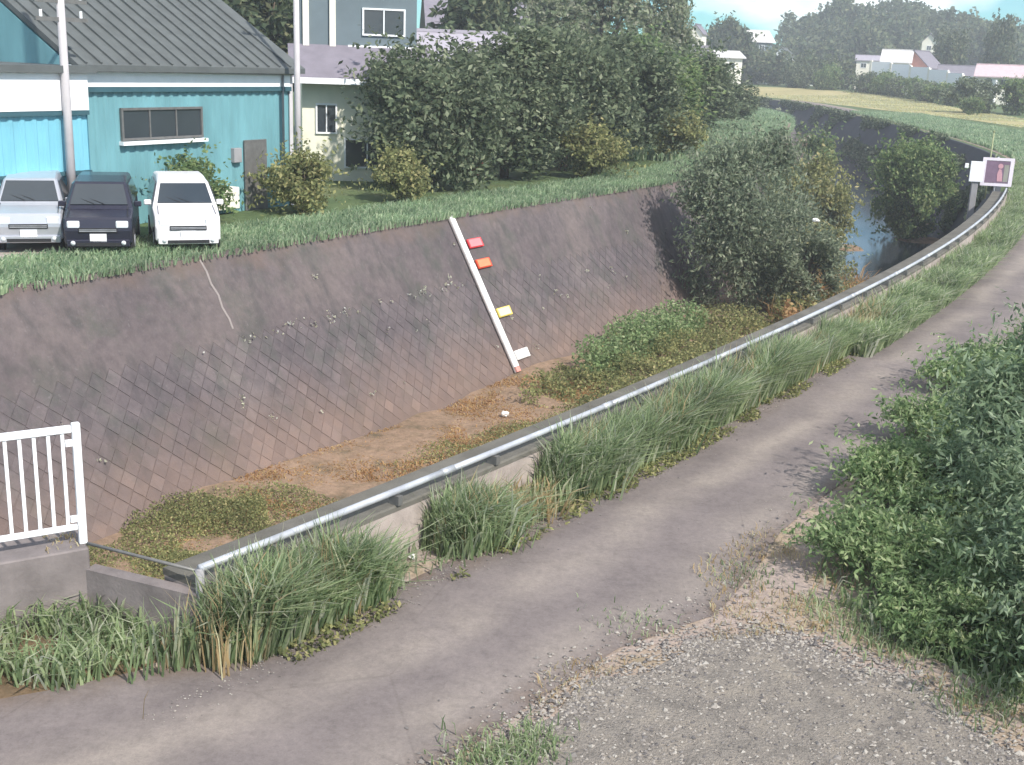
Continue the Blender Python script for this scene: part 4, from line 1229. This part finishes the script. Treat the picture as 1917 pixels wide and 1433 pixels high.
G0 = tree_meshes(35, 1.3, (0, 0, 1.0), (1.0, 0.8, 1.0), 10, 3000, 0.14, M['leaf_mid'], 0.06, 0.2)
p = Qs(sA + 0.2, 6.9); plant('garden_shrub', G0, (p[0], p[1], 0), 0.0, 'rounded green shrub against the bright cyan wall at the left edge', 'shrub', None, (1, 1, 1.6))
p = Qs(sA + 9.3, 4.4); plant('garden_shrub', G0, (p[0], p[1], 0), 1.0, 'dark garden shrub between the white car and the utility pole', 'shrub', None, (1.2, 1, 0.9))
G1 = tree_meshes(36, 0.8, (0, 0, 0.7), (0.6, 0.6, 0.7), 8, 1600, 0.12, M['leaf_mid'], 0.05, 0.15)
t = plant('flowering_shrub', G1, (-1.9, 44.4, 0), 0.0, 'small shrub with red blossoms at the foot of the far bank trees', 'shrub')
rng = np.random.RandomState(4); P, d = blobs_points(lumpy((0, 0, 0.8), (0.6, 0.6, 0.65), 8, rng), 260, rng, 0.1)
V, Qd = leaves(P, 0.13, rng, 0.8, d, 0.5); link('blossom', mesh_np('blossom', V, Qd, None, M['flower_red']), t)
G2 = tree_meshes(37, 1.6, (0, 0, 1.2), (1.7, 1.2, 1.2), 12, 4500, 0.2, M['leaf_olive'], 0.07, 0.2)
for k, (s_, o_, sc, lb) in enumerate(((sA + 12.5, 3.4, 0.75, 'olive bush at the foot of the cream house'), (sA + 17.0, 3.2, 0.7, 'olive bush below the broad dark tree'), (sA + 29, 3.0, 0.9, 'olive bush below the middle trees of the far bank'), (sA + 41, 3.0, 1.0, 'olive bush below the right trees of the far bank'))):
    p = Qs(s_, o_); plant('olive_bush', G2, (p[0], p[1], 0), k * 1.3, lb, 'shrub', 'low bushes along the far bank', (sc, sc, sc))

# middle distance: hedges and single trees
FT = tree_meshes(41, 5.5, (0, 0, 6.0), (4.6, 4.2, 4.6), 26, 7000, 0.75, M['leaf_far'], 0.3, 1.2, br=(0.25, 0.42))
FT2 = tree_meshes(42, 7, (0, 0, 7.5), (3.4, 3.2, 5.4), 26, 7000, 0.75, M['leaf_far'], 0.3, 1.4, br=(0.25, 0.42))
far_single = [(FT, 40.3, 241, 0.0, (1.25, 1.0, 1.3), 'large round tree against the sky left of the wooded hill'),
              (FT, 33.4, 247, 1.0, (0.72, 0.7, 1.15), 'small round tree between the sky and the tall white house'),
              (FT2, 27.6, 232, 2.0, (0.8, 0.8, 0.95), 'dark pointed tree right of the pale feathery trees'),
              (FT, 46.5, 255, 3.0, (0.7, 0.7, 0.95), 'low round tree beside the sloping pale roof'),
              (FT2, 53.0, 266, 0.5, (0.9, 0.9, 0.72), 'dark tree just left of the white gabled house'),
              (FT, 24.8, 200, 4.0, (0.75, 0.75, 0.75), 'round tree behind the low purple house'),
              (FT2, 86.0, 222, 1.6, (0.8, 0.8, 1.22), 'tall tree against the sky at the right edge'),
              (FT2, 78.5, 226, 2.6, (0.9, 0.9, 1.02), 'tall tree second from the right edge against the sky')]
for mm, x, y, rz, sc, lb in far_single:
    plant('skyline_tree', mm, (x, y, 0), rz, lb, 'tree', 'single trees in the distance', sc)
for k, (x, y, sc, lb) in enumerate(((-12.5, 58, 0.72, 'tall tree behind the roof of the teal warehouse'), (-9.2, 66, 0.8, 'tree between the warehouse roof and the upper floor of the cream house'), (-3.0, 80, 0.8, 'tree behind the lilac roofed house'))):
    plant('background_tree', FT2, (x, y, 0), k * 1.3, lb, 'tree', 'trees behind the far bank houses', (sc, sc, sc))
HB = tree_meshes(43, 2.2, (0, 0, 2.0), (2.6, 2.3, 2.1), 18, 5000, 0.4, M['leaf_mid'], 0.12, 0.3, br=(0.25, 0.42))
HD = tree_meshes(44, 2.6, (0, 0, 2.4), (2.8, 2.5, 2.5), 18, 5000, 0.4, M['leaf_dark'], 0.14, 0.3, br=(0.25, 0.42))
hedge = [(HD, 54.6, 145, (1.15, 1.0, 1.0), 'big round dark bush at the edge of the yellow grass, near the right edge'),
         (HB, 59.2, 145, (1.5, 0.9, 1.15), 'green bush right of the big round dark bush'),
         (HB, 52.0, 140, (0.55, 0.5, 0.55), 'small bush in front of the big round dark bush'),
         (HD, 56.9, 203.0, (0.8, 1, 1.05), 'dark bush below the left end of the white boundary wall'),
         (HB, 59.0, 199.5, (0.95, 1, 1.22), 'green bush second from the left below the white wall'),
         (HD, 60.4, 194.0, (0.85, 1, 0.92), 'dark bush third from the left below the white wall'),
         (HB, 61.0, 188.5, (0.95, 1, 1.02), 'green bush fourth from the left below the white wall'),
         (HD, 60.7, 181.5, (0.85, 1, 0.80), 'dark bush fifth from the left below the white wall'),
         (HB, 60.3, 175.0, (0.95, 1, 0.88), 'green bush sixth from the left below the white wall'),
         (HD, 60.0, 168.0, (0.95, 1, 0.70), 'dark bush at the right end of the white wall'),
         (HB, 53.2, 213, (1.0, 1, 1.45), 'tall green bush left of the white boundary wall'),
         (HD, 49.6, 218, (1.0, 1, 1.3), 'tall dark bush second left of the white boundary wall')]
for k, (mm, x, y, sc, lb) in enumerate(hedge):
    plant('hedge_bush', mm, (x, y, 0), k * 1.1, lb, 'shrub', 'bushes behind the yellow grass strip', sc)
# wooded hill and far hedge belt: masses nobody could count
def wood_mass(name, spots, leaf, per, seed, mat, label):
    rng = np.random.RandomState(seed); parts = []
    for (x, y, zb, rad, hh) in spots:
        bl = lumpy((x, y, zb + hh * 0.55), (rad, rad, hh * 0.5), 7, rng, (0.35, 0.55))
        P, d = blobs_points(bl, per, rng, 0.4)
        V, Qd = leaves(P, leaf, rng, 0.7, d, 0.4, 0.2)
        parts.append((V, Qd))
    V, Qd, _ = merge(parts)
    return tag(link(name, mesh_np(name, V, Qd, None, mat)), label, 'wood', kind='stuff')
def hill_h(x, y):
    cx = np.clip((x - 54) / 34.0, 0, 1); t = np.clip((x - 98) / 45.0, 0, 1)
    a = 1 - abs(np.clip((y - 345) / 75.0, -1, 1)) ** 1.5
    return max(0.0, (cx * cx * (3 - 2 * cx)) * (15.0 - 6.5 * t) * a)
nx, ny = 40, 16
gx_, gy_ = np.linspace(48, 420, nx), np.linspace(270, 430, ny)
V = np.array([(x, y, hill_h(x, y) - 0.3) for y in gy_ for x in gx_])
i, j = np.meshgrid(np.arange(nx - 1), np.arange(ny - 1)); k = (j * nx + i).ravel()
hl = link('hill', mesh_np('hill', V, np.stack([k, k + 1, k + nx + 1, k + nx], 1), None, M['field'], True)); tag(hl, 'low hill under the far wood', kind='structure')
rng = np.random.RandomState(17); spots = []
for _ in range(330):
    x = rng.uniform(58, 230); y = rng.uniform(280, 352)
    if x / y < 0.206 + rng.uniform(0, 0.02): continue
    spots.append((x, y, hill_h(x, y) - 0.5, rng.uniform(3.0, 5.2), rng.uniform(7, 12.0)))
wood_mass('hill_wood', spots, 1.15, 380, 18, M['leaf_far'], 'dense mixed wood covering the hill on the right')
spots = []
for _ in range(110):
    t_ = rng.uniform(0, 1); x = 14 + t_ * 45; y = 222 + rng.uniform(-5, 18) + 26 * math.sin(t_ * 3.1) - 30 * max(0, t_ - 0.8)
    spots.append((x, y, 0.8, rng.uniform(1.8, 3.0), rng.uniform(5.0, 7.6)))
wood_mass('hedge_belt', spots, 0.7, 330, 19, M['leaf_far'], 'long grey green hedge belt behind the yellow grass strip')
spots = [(rng.uniform(-160, 30), rng.uniform(250, 330), -0.3, rng.uniform(3, 5), rng.uniform(6, 10)) for _ in range(70)]
spots += [(rng.uniform(95, 330), rng.uniform(150, 260), -0.3, rng.uniform(3, 5), rng.uniform(6, 9)) for _ in range(60)]
wood_mass('distant_trees', spots, 1.1, 220, 20, M['leaf_far'], 'far belt of trees beyond the houses')

# ------------------------------------------------------------------ grass and ground plants
rng = np.random.RandomState(51)
STRIP_LAST = [None]
def strip_pts(s_lo, s_hi, n, o_lo, o_hi, rng, line='Q'):
    s = rng.uniform(s_lo, s_hi, n); o = rng.uniform(o_lo, o_hi, n); STRIP_LAST[0] = o
    if line == 'Q':
        i = np.interp(s, sQ, np.arange(len(sQ))); A = np.arange(len(Q))
        P = np.stack([np.interp(i, A, Q[:, k]) for k in (0, 1)], 1); N = np.stack([np.interp(i, A, QN[:, k]) for k in (0, 1)], 1)
        return P - N * o[:, None], s, N
    i = np.interp(s, sR, np.arange(len(sR))); A = np.arange(len(R))
    P = np.stack([np.interp(i, A, R[:, k]) for k in (0, 1)], 1); N = np.stack([np.interp(i, A, RN[:, k]) for k in (0, 1)], 1)
    return P - N * o[:, None], s, N
# far bank verge
P, s, N = strip_pts(sA - 8, sA + 48, 60000, -0.18, 2.6, rng)
keep = rng.uniform(0, 1, len(P)) < 0.35 + 0.65 * vnoise(P, 1.1, 31); P, N = P[keep], N[keep]
lean = np.concatenate([N * 0.5, np.zeros((len(N), 1))], 1)
a = blades(z3(P, 0.0), 0.26, 0.035, rng, lean, 0.6)
P, s, N = strip_pts(sA + 40, sA + 140, 45000, -0.2, 6.0, rng)
b = blades(z3(P, 0.0), 0.5, 0.08, rng, np.concatenate([N * 0.4, np.zeros((len(N), 1))], 1), 0.5)
V, Qd, T = merge([a, b])
tag(link('verge_grass', mesh_np('verge_grass', V, Qd, T, M['grass_far'])), 'green grass along the top of the far concrete slope', 'grass', kind='stuff')
# bend grass on the outer bank
P, s, N = strip_pts(S1 + 6, sR_at(36, 135), 42000, 0.3, 8.0, rng, 'R')
c = blades(z3(P, 0.0), 0.38, 0.10, rng, None, 0.5)
tag(link('bend_grass', mesh_np('bend_grass', c[0], c[1], c[2], M['grass_far'])), 'green grass on the outer bank of the bend', 'grass', kind='stuff')
P0_ = rng.uniform(0, 1, (26000, 2)); ii = P0_[:, 0] * (len(dn) - 1); AA = np.arange(len(dn))
g = lambda A: np.stack([np.interp(ii, AA, A[:, k]) for k in (0, 1)], 1)
P = g(dn) * (1 - P0_[:, 1:]) + g(df) * P0_[:, 1:]; zz = np.interp(ii, AA, zf) * P0_[:, 1]
kp = vnoise(P, 0.12, 77) > 0.35
c = blades(z3(P, zz)[kp], 0.14, 0.12, rng, None, 0.8)
tag(link('dry_grass', mesh_np('dry_grass', c[0], c[1], c[2], M['grass_yellow'])), 'dry yellow grass on the dike beyond the river bend', 'grass', kind='stuff')
# parapet grass: density and height vary along the rail
def along(s, table):
    return np.interp(s - S0, [t[0] for t in table], [t[1] for t in table])
DEN = [(-6, 0.7), (-2, 0.9), (0.2, 1.0), (1.35, 1.0), (1.65, 0.22), (1.8, 0.02), (2.45, 0.03), (2.6, 0.9), (3.4, 0.9), (3.6, 0.12), (4.3, 0.15), (4.6, 0.95), (6.0, 1.0), (6.3, 0.45), (6.6, 1.0), (11, 0.9), (11.8, 0.5), (12.8, 0.6), (14, 1.0), (18, 0.9), (24, 0.8), (32, 0.8), (41, 0.8)]
HGT = [(-6, 0.24), (-2, 0.34), (-0.6, 0.52), (0.2, 0.66), (1.1, 0.60), (1.65, 0.36), (2.4, 0.2), (2.7, 0.52), (3.2, 0.54), (3.5, 0.3), (4.2, 0.28), (4.8, 0.62), (5.9, 0.64), (7.0, 0.62), (10, 0.62), (12, 0.44), (15, 0.55), (20, 0.5), (41, 0.42)]
P, s, N = strip_pts(S0 - 2.2, S0 + 14, 44000, FACE + 0.05, 0.62, rng, 'R')
strip_o = STRIP_LAST[0]
keep = (rng.uniform(-0.12, 0.22, len(P)) + LOE(s) + np.where(s < S0, 0.0, 0.2) > strip_o) & (rng.uniform(0, 1, len(P)) < along(s, DEN) * (0.22 + 0.78 * (vnoise(P, 2.6, 33) > 0.40))); P, s, N = P[keep], s[keep], N[keep]
h = along(s, HGT) * (0.7 + 0.6 * vnoise(P, 2.2, 35))
lean = np.concatenate([-N * 0.75, np.zeros((len(N), 1))], 1)
a = blades(z3(P, 0.0), h * 1.08, 0.022, rng, lean * 0.8, 0.5)
P, s, N = strip_pts(S0 + 13, S1 + 20, 38000, FACE + 0.03, 0.95, rng, 'R')
keep = rng.uniform(0, 1, len(P)) < along(s, DEN); P, s, N = P[keep], s[keep], N[keep]
b = blades(z3(P, 0.0), along(s, HGT) * (0.7 + 0.6 * vnoise(P, 1.2, 36)), 0.035, rng, np.concatenate([-N * 0.6, np.zeros((len(N), 1))], 1), 0.7)
V, Qd, T = merge([a, b])
tag(link('parapet_grass', mesh_np('parapet_grass', V, Qd, T, M['grass'])), 'long drooping grass along the parapet and road edge', 'grass', kind='stuff')
P, s, N = strip_pts(S0 - 1, S0 + 16, 5200, FACE + 0.08, 0.62, rng, 'R')
keep = rng.uniform(0, 1, len(P)) < along(s, DEN) * (vnoise(P, 1.6, 38) > 0.4); P, s, N = P[keep], s[keep], N[keep]
a = blades(z3(P, 0.0), along(s, HGT) * rng.uniform(0.7, 1.35, len(P)), 0.014, rng, np.concatenate([-N * 0.4, np.zeros((len(N), 1))], 1), 0.35)
tag(link('dead_stalks', mesh_np('dead_stalks', a[0], a[1], a[2], M['grass_dry'])), 'dead straw stalks standing in the parapet grass', 'grass', kind='stuff')
# single drooping tussocks that stand out against wall and road
def tussock(s_, o_, n, h_, spread, lab, mat='grass'):
    n = int(n * 0.4)
    p, nn = R_at(S0 + s_); c0 = p - nn * o_
    r2 = np.random.RandomState(int(abs(s_) * 100) + 3)
    off = r2.normal(0, spread, (n, 2)); PP = z3(off, 0.0)
    ln = np.concatenate([off / (np.linalg.norm(off, axis=1)[:, None] + 0.05) * 0.8 - nn * 0.5, np.zeros((n, 1))], 1)
    v, q, t_ = blades(PP, h_, 0.02, r2, ln, 0.65)
    o = link('grass_tussock', mesh_np('grass_tussock', v, q, t_, M[mat])); o.location = (c0[0], c0[1], 0.0)
    tag(o, lab, 'grass tussock', 'grass tussocks at the parapet')
tussock(2.95, 0.42, 900, 0.62, 0.17, 'fan shaped green tussock right of the bare pale stretch of parapet')
tussock(1.35, 0.40, 600, 0.55, 0.14, 'long bladed tussock left of the bare pale stretch of parapet')
tussock(5.0, 0.40, 900, 0.70, 0.18, 'tall tussock rising over the rail after the second bare stretch')
tussock(6.7, 0.40, 800, 0.72, 0.16, 'dark green tussock that hides a piece of the rail')
tussock(3.9, 0.36, 420, 0.40, 0.16, 'withered beige tussock between two green ones at the parapet', 'grass_dry')
# low weeds and litter at the road margin, left corner
P, s, N = strip_pts(S0 + 0.2, S0 + 13, 14000, 0.35, 0.85, rng, 'R')
w_ = np.clip(1.15 - (-(P - P).sum(1)), 0, 1)
keep = rng.uniform(0, 1, len(P)) < 0.75 * (vnoise(P, 2.6, 41) > 0.45); P = P[keep]
a = leaves(z3(P, rng.uniform(0.01, 0.09, len(P))), 0.05, rng, 0.55, None, 0, 0.8)
tag(link('margin_weeds', mesh_np('margin_weeds', a[0], a[1], None, M['leaf_olive'])), 'low olive weeds and litter at the road margin', 'weeds', kind='stuff')
EDGE = [(-9, 8.2), (-3.6, 7.62), (-3.14, 7.5), (-2.5, 8.1), (-2.75, 8.6), (-3.4, 8.7), (-9, 5.2)]
EDGE = [(-8.5, 5.5), (-4.2, 7.35), (-3.6, 7.55), (-3.14, 7.48), (-2.55, 8.0), (-2.75, 8.45), (-3.4, 8.68), (-8.5, 5.6)]
P = scatter(EDGE, 16000, rng); keep = rng.uniform(0, 1, len(P)) < 0.9 * (vnoise(P, 2.0, 43) > 0.3); P = P[keep]
a = blades(z3(P, 0.005), 0.30, 0.02, rng, None, 0.8)
tag(link('ledge_grass', mesh_np('ledge_grass', a[0], a[1], a[2], M['grass'])), 'grass growing before the concrete fence block', 'grass', kind='stuff')
# dry grass on top of the fence block
loc_ = [tuple(C + fd * k + fn * o_) for k, o_ in ((0.05, 0.02), (6, 0.02), (6, 0.42), (0.05, 0.42))]
P = scatter(loc_, 6000, rng); keep = rng.uniform(0, 1, len(P)) < 0.7 * (vnoise(P, 3.0, 44) > 0.35); P = P[keep]
a = blades(z3(P, 0.60), 0.06, 0.014, rng, None, 1.0)
tag(link('block_dry_grass', mesh_np('block_dry_grass', a[0], a[1], a[2], M['grass_dry'])), 'withered grass on top of the concrete fence block', 'grass', kind='stuff')

# plants on the sediment
def bedz(P): return -4.28 + (vnoise(P, 0.35, 3) - 0.5) * 0.3
parts_o, parts_g, parts_d = [], [], []
def bed_patch(poly, n, seed, thr, hmax, size, store):
    P = scatter(poly, n, rng); nv = vnoise(P, 0.9, seed)
    P = P[(nv + rng.normal(0, 0.08, len(P))) > thr]
    h_ = hmax * np.clip((vnoise(P, 0.9, seed) - thr) * 3, 0.1, 1)
    store.append(leaves(z3(P, bedz(P) + rng.uniform(0, 1, len(P)) * h_), size, rng, 0.6, None, 0, 0.6))
bed_patch([(-8, 19.5), (-7.4, 21.3), (-5.2, 22.4), (-2.8, 24.6), (-1, 27.2), (1.2, 29), (3, 31), (3, 27), (-3, 19)], 110000, 61, 0.33, 0.24, 0.05, parts_o)
bed_patch([(-8.2, 19), (-7.5, 21.2), (-5.0, 22.3), (-4.4, 20.5), (-6, 18)], 36000, 62, 0.25, 0.34, 0.05, parts_o)
bed_patch([(0.2, 29.8), (1.2, 33.2), (4.2, 38.2), (7.6, 41.2), (9.2, 40.6), (6.5, 35), (2.4, 29.2)], 60000, 63, 0.26, 0.7, 0.10, parts_o)
bed_patch([(1.6, 32.2), (3.2, 36.6), (5.6, 39.6), (6.8, 39.6), (5.0, 36.4), (3.0, 33.0)], 36000, 64, 0.20, 1.15, 0.11, parts_g)
bed_patch([(9, 38.5), (9.5, 45), (13, 50), (14.6, 50), (12, 41)], 12000, 65, 0.3, 1.0, 0.16, parts_o)
bed_patch([(9.2, 39.2), (10.0, 44.0), (12.6, 48), (13.6, 46.5), (11.0, 40.5)], 9000, 66, 0.42, 1.1, 0.2, parts_d)
for nm, st, mt, lb in (('bed_weeds', parts_o, 'leaf_olive', 'olive creeping weeds on the silt below the far wall'), ('bed_weeds', parts_g, 'leaf_light', 'fresh green weeds heaped on the silt below the gauge and far wall'), ('dry_reeds', parts_d, 'leaf_dry', 'rust brown dry reeds at the foot of the willow bush')):
    V, Qd, _ = merge(st)
    tag(link(nm, mesh_np(nm, V, Qd, None, M[mt])), lb, 'weeds', kind='stuff')
P = scatter([(-8.2, 20.2), (-7.2, 22.6), (-4.6, 25.4), (-1.4, 30.6), (0.4, 33.2), (2.6, 33), (2.5, 28), (-2, 21), (-6, 17.5)], 60000, rng)
P = P[vnoise(P, 1.1, 69) + rng.normal(0, 0.14, len(P)) > 0.38]
a = blades(z3(P, bedz(P) - 0.02), 0.10, 0.03, rng, None, 1.6)
tag(link('dry_litter', mesh_np('dry_litter', a[0], a[1], a[2], M['leaf_dry'])), 'rust coloured dry litter lying on the silt', 'litter', kind='stuff')
# reeds: upright blades mixed in on the bed and at the foot of the bushes
P = scatter([(9, 39), (9.6, 45), (13, 50), (14.8, 50), (14.2, 46), (12, 41)], 4500, rng); P = P[vnoise(P, 0.8, 67) > 0.4]
a = blades(z3(P, -4.4), 1.15, 0.05, rng, None, 0.7)
tag(link('dry_reeds', mesh_np('dry_reeds', a[0], a[1], a[2], M['leaf_dry'])), 'upright rust brown reeds before the open water', 'weeds', kind='stuff')
s_ = rng.uniform(S1 + 10, sR_at(36, 185), 60000); d_ = rng.uniform(0, 1, 60000) ** 1.6 * 4.2
ii = np.interp(s_, sR, np.arange(len(sR))); AA = np.arange(len(R))
Pn = np.stack([np.interp(ii, AA, RE[:, k]) for k in (0, 1)], 1); Nn = np.stack([np.interp(ii, AA, RN[:, k]) for k in (0, 1)], 1)
C3 = z3(Pn + Nn * (SL * d_ + 0.12)[:, None], -d_ + 0.1)
kk = (vnoise(np.stack([s_ * 0.25, d_], 1), 0.7, 81) + 0.35 * np.exp(-d_ / 0.5) + rng.normal(0, 0.05, len(d_))) > 0.68
a = leaves(C3[kk] + rng.normal(0, 0.08, (int(kk.sum()), 3)), 0.30, rng, 0.7, None, 0, 0.2)
tag(link('wall_creepers', mesh_np('wall_creepers', a[0], a[1], None, M['leaf_dark'])), 'dark creepers over the shaded wall of the bend', 'creeper', kind='stuff')
# weeds rooted in the concrete slope
pts_, big = [], []
for _ in range(38):
    s_ = sA + rng.uniform(-6, 26); d_ = rng.uniform(0.3, 3.9) ** 1.0
    if rng.uniform() < 0.75: d_ = rng.uniform(2.2, 3.9)
    c0 = on_slope(s_, d_, 0.035); m = rng.randint(3, 12)
    pts_.append(c0 + rng.normal(0, 0.045, (m, 3)) + np.array([0, 0, 0.02]))
for k in range(46):                                  # a row of small weeds in a horizontal joint
    c0 = on_slope(s0 + 0.1 + rng.uniform(0, 9.0), 1.66 + rng.uniform(-0.02, 0.2), 0.04)
    pts_.append(c0 + rng.normal(0, 0.035, (rng.randint(2, 7), 3)) + np.array([0, 0, 0.02]))
a = leaves(np.concatenate(pts_), 0.07, rng, 0.6)
tag(link('slope_weeds', mesh_np('slope_weeds', a[0], a[1], None, M['slope_weed'])), 'little pale weeds rooted in the far concrete slope', 'weeds', kind='stuff')

# right hand bank: grass carpet and tall leafy plants
green = [(3.15, 8.75), (2.8, 9.8), (3.3, 11.3), (4.65, 13.7), (6.6, 17.2), (8.8, 20.5), (12, 25.0), (20, 38), (30, 44), (24, 24), (14, 10), (8, 3.5), (5.6, 4.2), (4.5, 6.6), (3.8, 7.8)]
P = scatter(green, 210000, rng); dist = np.linalg.norm(P, axis=1)
keep = rng.uniform(0, 1, len(P)) < np.clip(14.0 / dist, 0, 1) ** 1.5 * (0.6 + 0.4 * vnoise(P, 1.2, 71)); P = P[keep]; dist = dist[keep]
hh = (0.14 + 0.20 * vnoise(P, 0.8, 72)) * np.clip(0.6 + (P[:, 0] - 2.5) * 0.25, 0.5, 1.3)
a = blades(z3(P, 0.0), hh, 0.014 + 0.0012 * dist, rng, None, 0.8)
tag(link('bank_grass', mesh_np('bank_grass', a[0], a[1], a[2], M['grass'])), 'green grass of the near bank right of the road', 'grass', kind='stuff')
P = scatter(green, 190000, rng); P = P[vnoise(P, 1.0, 73) > 0.3]; dist = np.linalg.norm(P, axis=1)
P = P[rng.uniform(0, 1, len(P)) < np.clip(14.0 / dist, 0, 1) ** 1.5]
a = leaves(z3(P, rng.uniform(0.05, 0.36, len(P)) * (0.5 + vnoise(P, 1.7, 74))), 0.06, rng, 0.4, None, 0, 0.5)
tag(link('bank_weeds', mesh_np('bank_weeds', a[0], a[1], None, M['leaf_mid'])), 'broad leafed weeds in the grass right of the road', 'weeds', kind='stuff')
RB = tree_meshes(81, 1.0, (0, 0, 0.7), (0.85, 0.8, 0.75), 18, 12000, 0.085, M['leaf_teal'], 0.03, 0.12, br=(0.25, 0.4), shell=0.8, asp=0.28)
RB2 = tree_meshes(82, 1.2, (0, 0, 0.8), (0.95, 0.8, 0.9), 18, 14000, 0.09, M['leaf_teal'], 0.03, 0.12, br=(0.25, 0.4), shell=0.8, asp=0.28)
RL = tree_meshes(83, 0.5, (0, 0, 0.28), (0.95, 0.9, 0.34), 16, 13000, 0.07, M['leaf_light'], 0.02, 0.1, br=(0.25, 0.4), shell=0.8, asp=0.35)
for k, (x, y, sc, lb) in enumerate(((3.7, 10.2, 1.0, 'low green mound of weeds left of the leafy bushes'), (3.75, 9.0, 0.8, 'low green mound of weeds nearest the gravel'), (4.6, 11.9, 1.1, 'low green mound of weeds beside the road'), (5.7, 13.9, 1.1, 'low green mound of weeds farther along the road edge'), (7.1, 16.6, 1.3, 'low green mound of weeds farthest along the road edge'))):
    plant('weed_mound', RL, (x, y, 0), k * 1.9, lb, 'weeds', 'weed mounds beside the road', (sc, sc, sc))
for k, (mm, x, y, sc, lb) in enumerate(((RB2, 4.75, 8.9, 1.0, 'blue green leafy bush nearest the gravel at the lower right'),
                                        (RB, 4.75, 10.2, 1.1, 'blue green leafy bush second from the gravel along the right edge'),
                                        (RB2, 5.55, 11.6, 1.15, 'blue green leafy bush midway up the right edge'),
                                        (RB, 5.9, 9.5, 1.25, 'tall leafy bush behind the others at the right edge'),
                                        (RB, 6.9, 13.6, 1.1, 'leafy bush above the middle of the right edge'),
                                        (RB2, 8.2, 16.2, 1.1, 'leafy bush nearest the road bend at the right edge'),
                                        (RB, 4.25, 7.9, 0.9, 'low leafy bush in the lower right corner'))):
    plant('leafy_bush', mm, (x, y, 0), k * 1.7, lb, 'shrub', 'leafy bushes on the near bank', (sc, sc, sc))
# tufts on the dusty verge and a green patch by the gravel
parts = []
for (x, y, n, r, h_) in ((-0.02, 6.75, 420, 0.16, 0.13), (0.2, 7.05, 260, 0.12, 0.11), (1.05, 8.9, 90, 0.15, 0.07), (2.2, 9.9, 120, 0.18, 0.08), (2.9, 9.2, 300, 0.2, 0.11), (3.2, 8.7, 320, 0.2, 0.13), (3.6, 7.8, 300, 0.2, 0.13)):
    P = np.array([x, y]) + rng.normal(0, r, (n, 2)); parts.append(blades(z3(P, 0.008), h_, 0.012, rng, None, 0.8))
V, Qd, T = merge(parts)
tag(link('verge_tufts', mesh_np('verge_tufts', V, Qd, T, M['grass'])), 'small green tufts on the dusty verge round the gravel', 'grass', kind='stuff')
P = scatter([(-0.5, 6.6), (0.3, 8.0), (1.3, 9.5), (2.6, 11.2), (3.2, 10.4), (3.0, 8.9), (3.9, 7.6), (4.4, 6.4), (3.6, 7.2), (2.8, 8.9), (1.2, 8.5), (0.3, 7.3)], 9000, rng)
P = P[vnoise(P, 2.0, 75) > 0.45]
a = blades(z3(P, 0.008), 0.07, 0.010, rng, None, 1.0)
tag(link('straw', mesh_np('straw', a[0], a[1], a[2], M['grass_dry'])), 'straw coloured withered grass round the gravel', 'grass', kind='stuff')

# ------------------------------------------------------------------ small pale scraps
def scrap(x, y, z, r, lab, cat='litter', name='white_scrap'):
    r2 = np.random.RandomState(int(abs(x * 37 + y * 11)))
    bm = bmesh.new(); bmesh.ops.create_icosphere(bm, subdivisions=2, radius=r)
    for v in bm.verts: v.co *= 1 + r2.normal(0, 0.14); v.co.z *= 0.6
    me = bpy.data.meshes.new(name); bm.to_mesh(me); bm.free(); me.materials.append(M['white_stone'])
    o = link(name, me); o.location = (x, y, z + r * 0.45); tag(o, lab, cat)
scrap(-0.86, 10.05, 0.012, 0.035, 'small white scrap on the road below the bare parapet')
scrap(-0.15, 28.9, -4.35, 0.11, 'white stone on the brown silt behind the rail', 'stone', 'white_stone')
scrap(10.4, 41.2, -0.62, 0.12, 'white scrap caught in the right side of the willow bush', 'litter')

# ------------------------------------------------------------------ haze
hz = NT('haze_air')
hz.n.remove(hz.b)
pv = hz.node('ShaderNodeVolumePrincipled')
pv.inputs['Color'].default_value = (0.86, 0.88, 0.95, 1)
pv.inputs['Density'].default_value = 0.0011
pv.inputs['Anisotropy'].default_value = 0.2
hz.l.new(pv.outputs[0], hz.out.inputs['Volume'])
mb = MB().box((50, 180, 18), (700, 640, 47))
h_o = mb.build('haze', hz.m); tag(h_o, 'pale summer haze', kind='stuff')
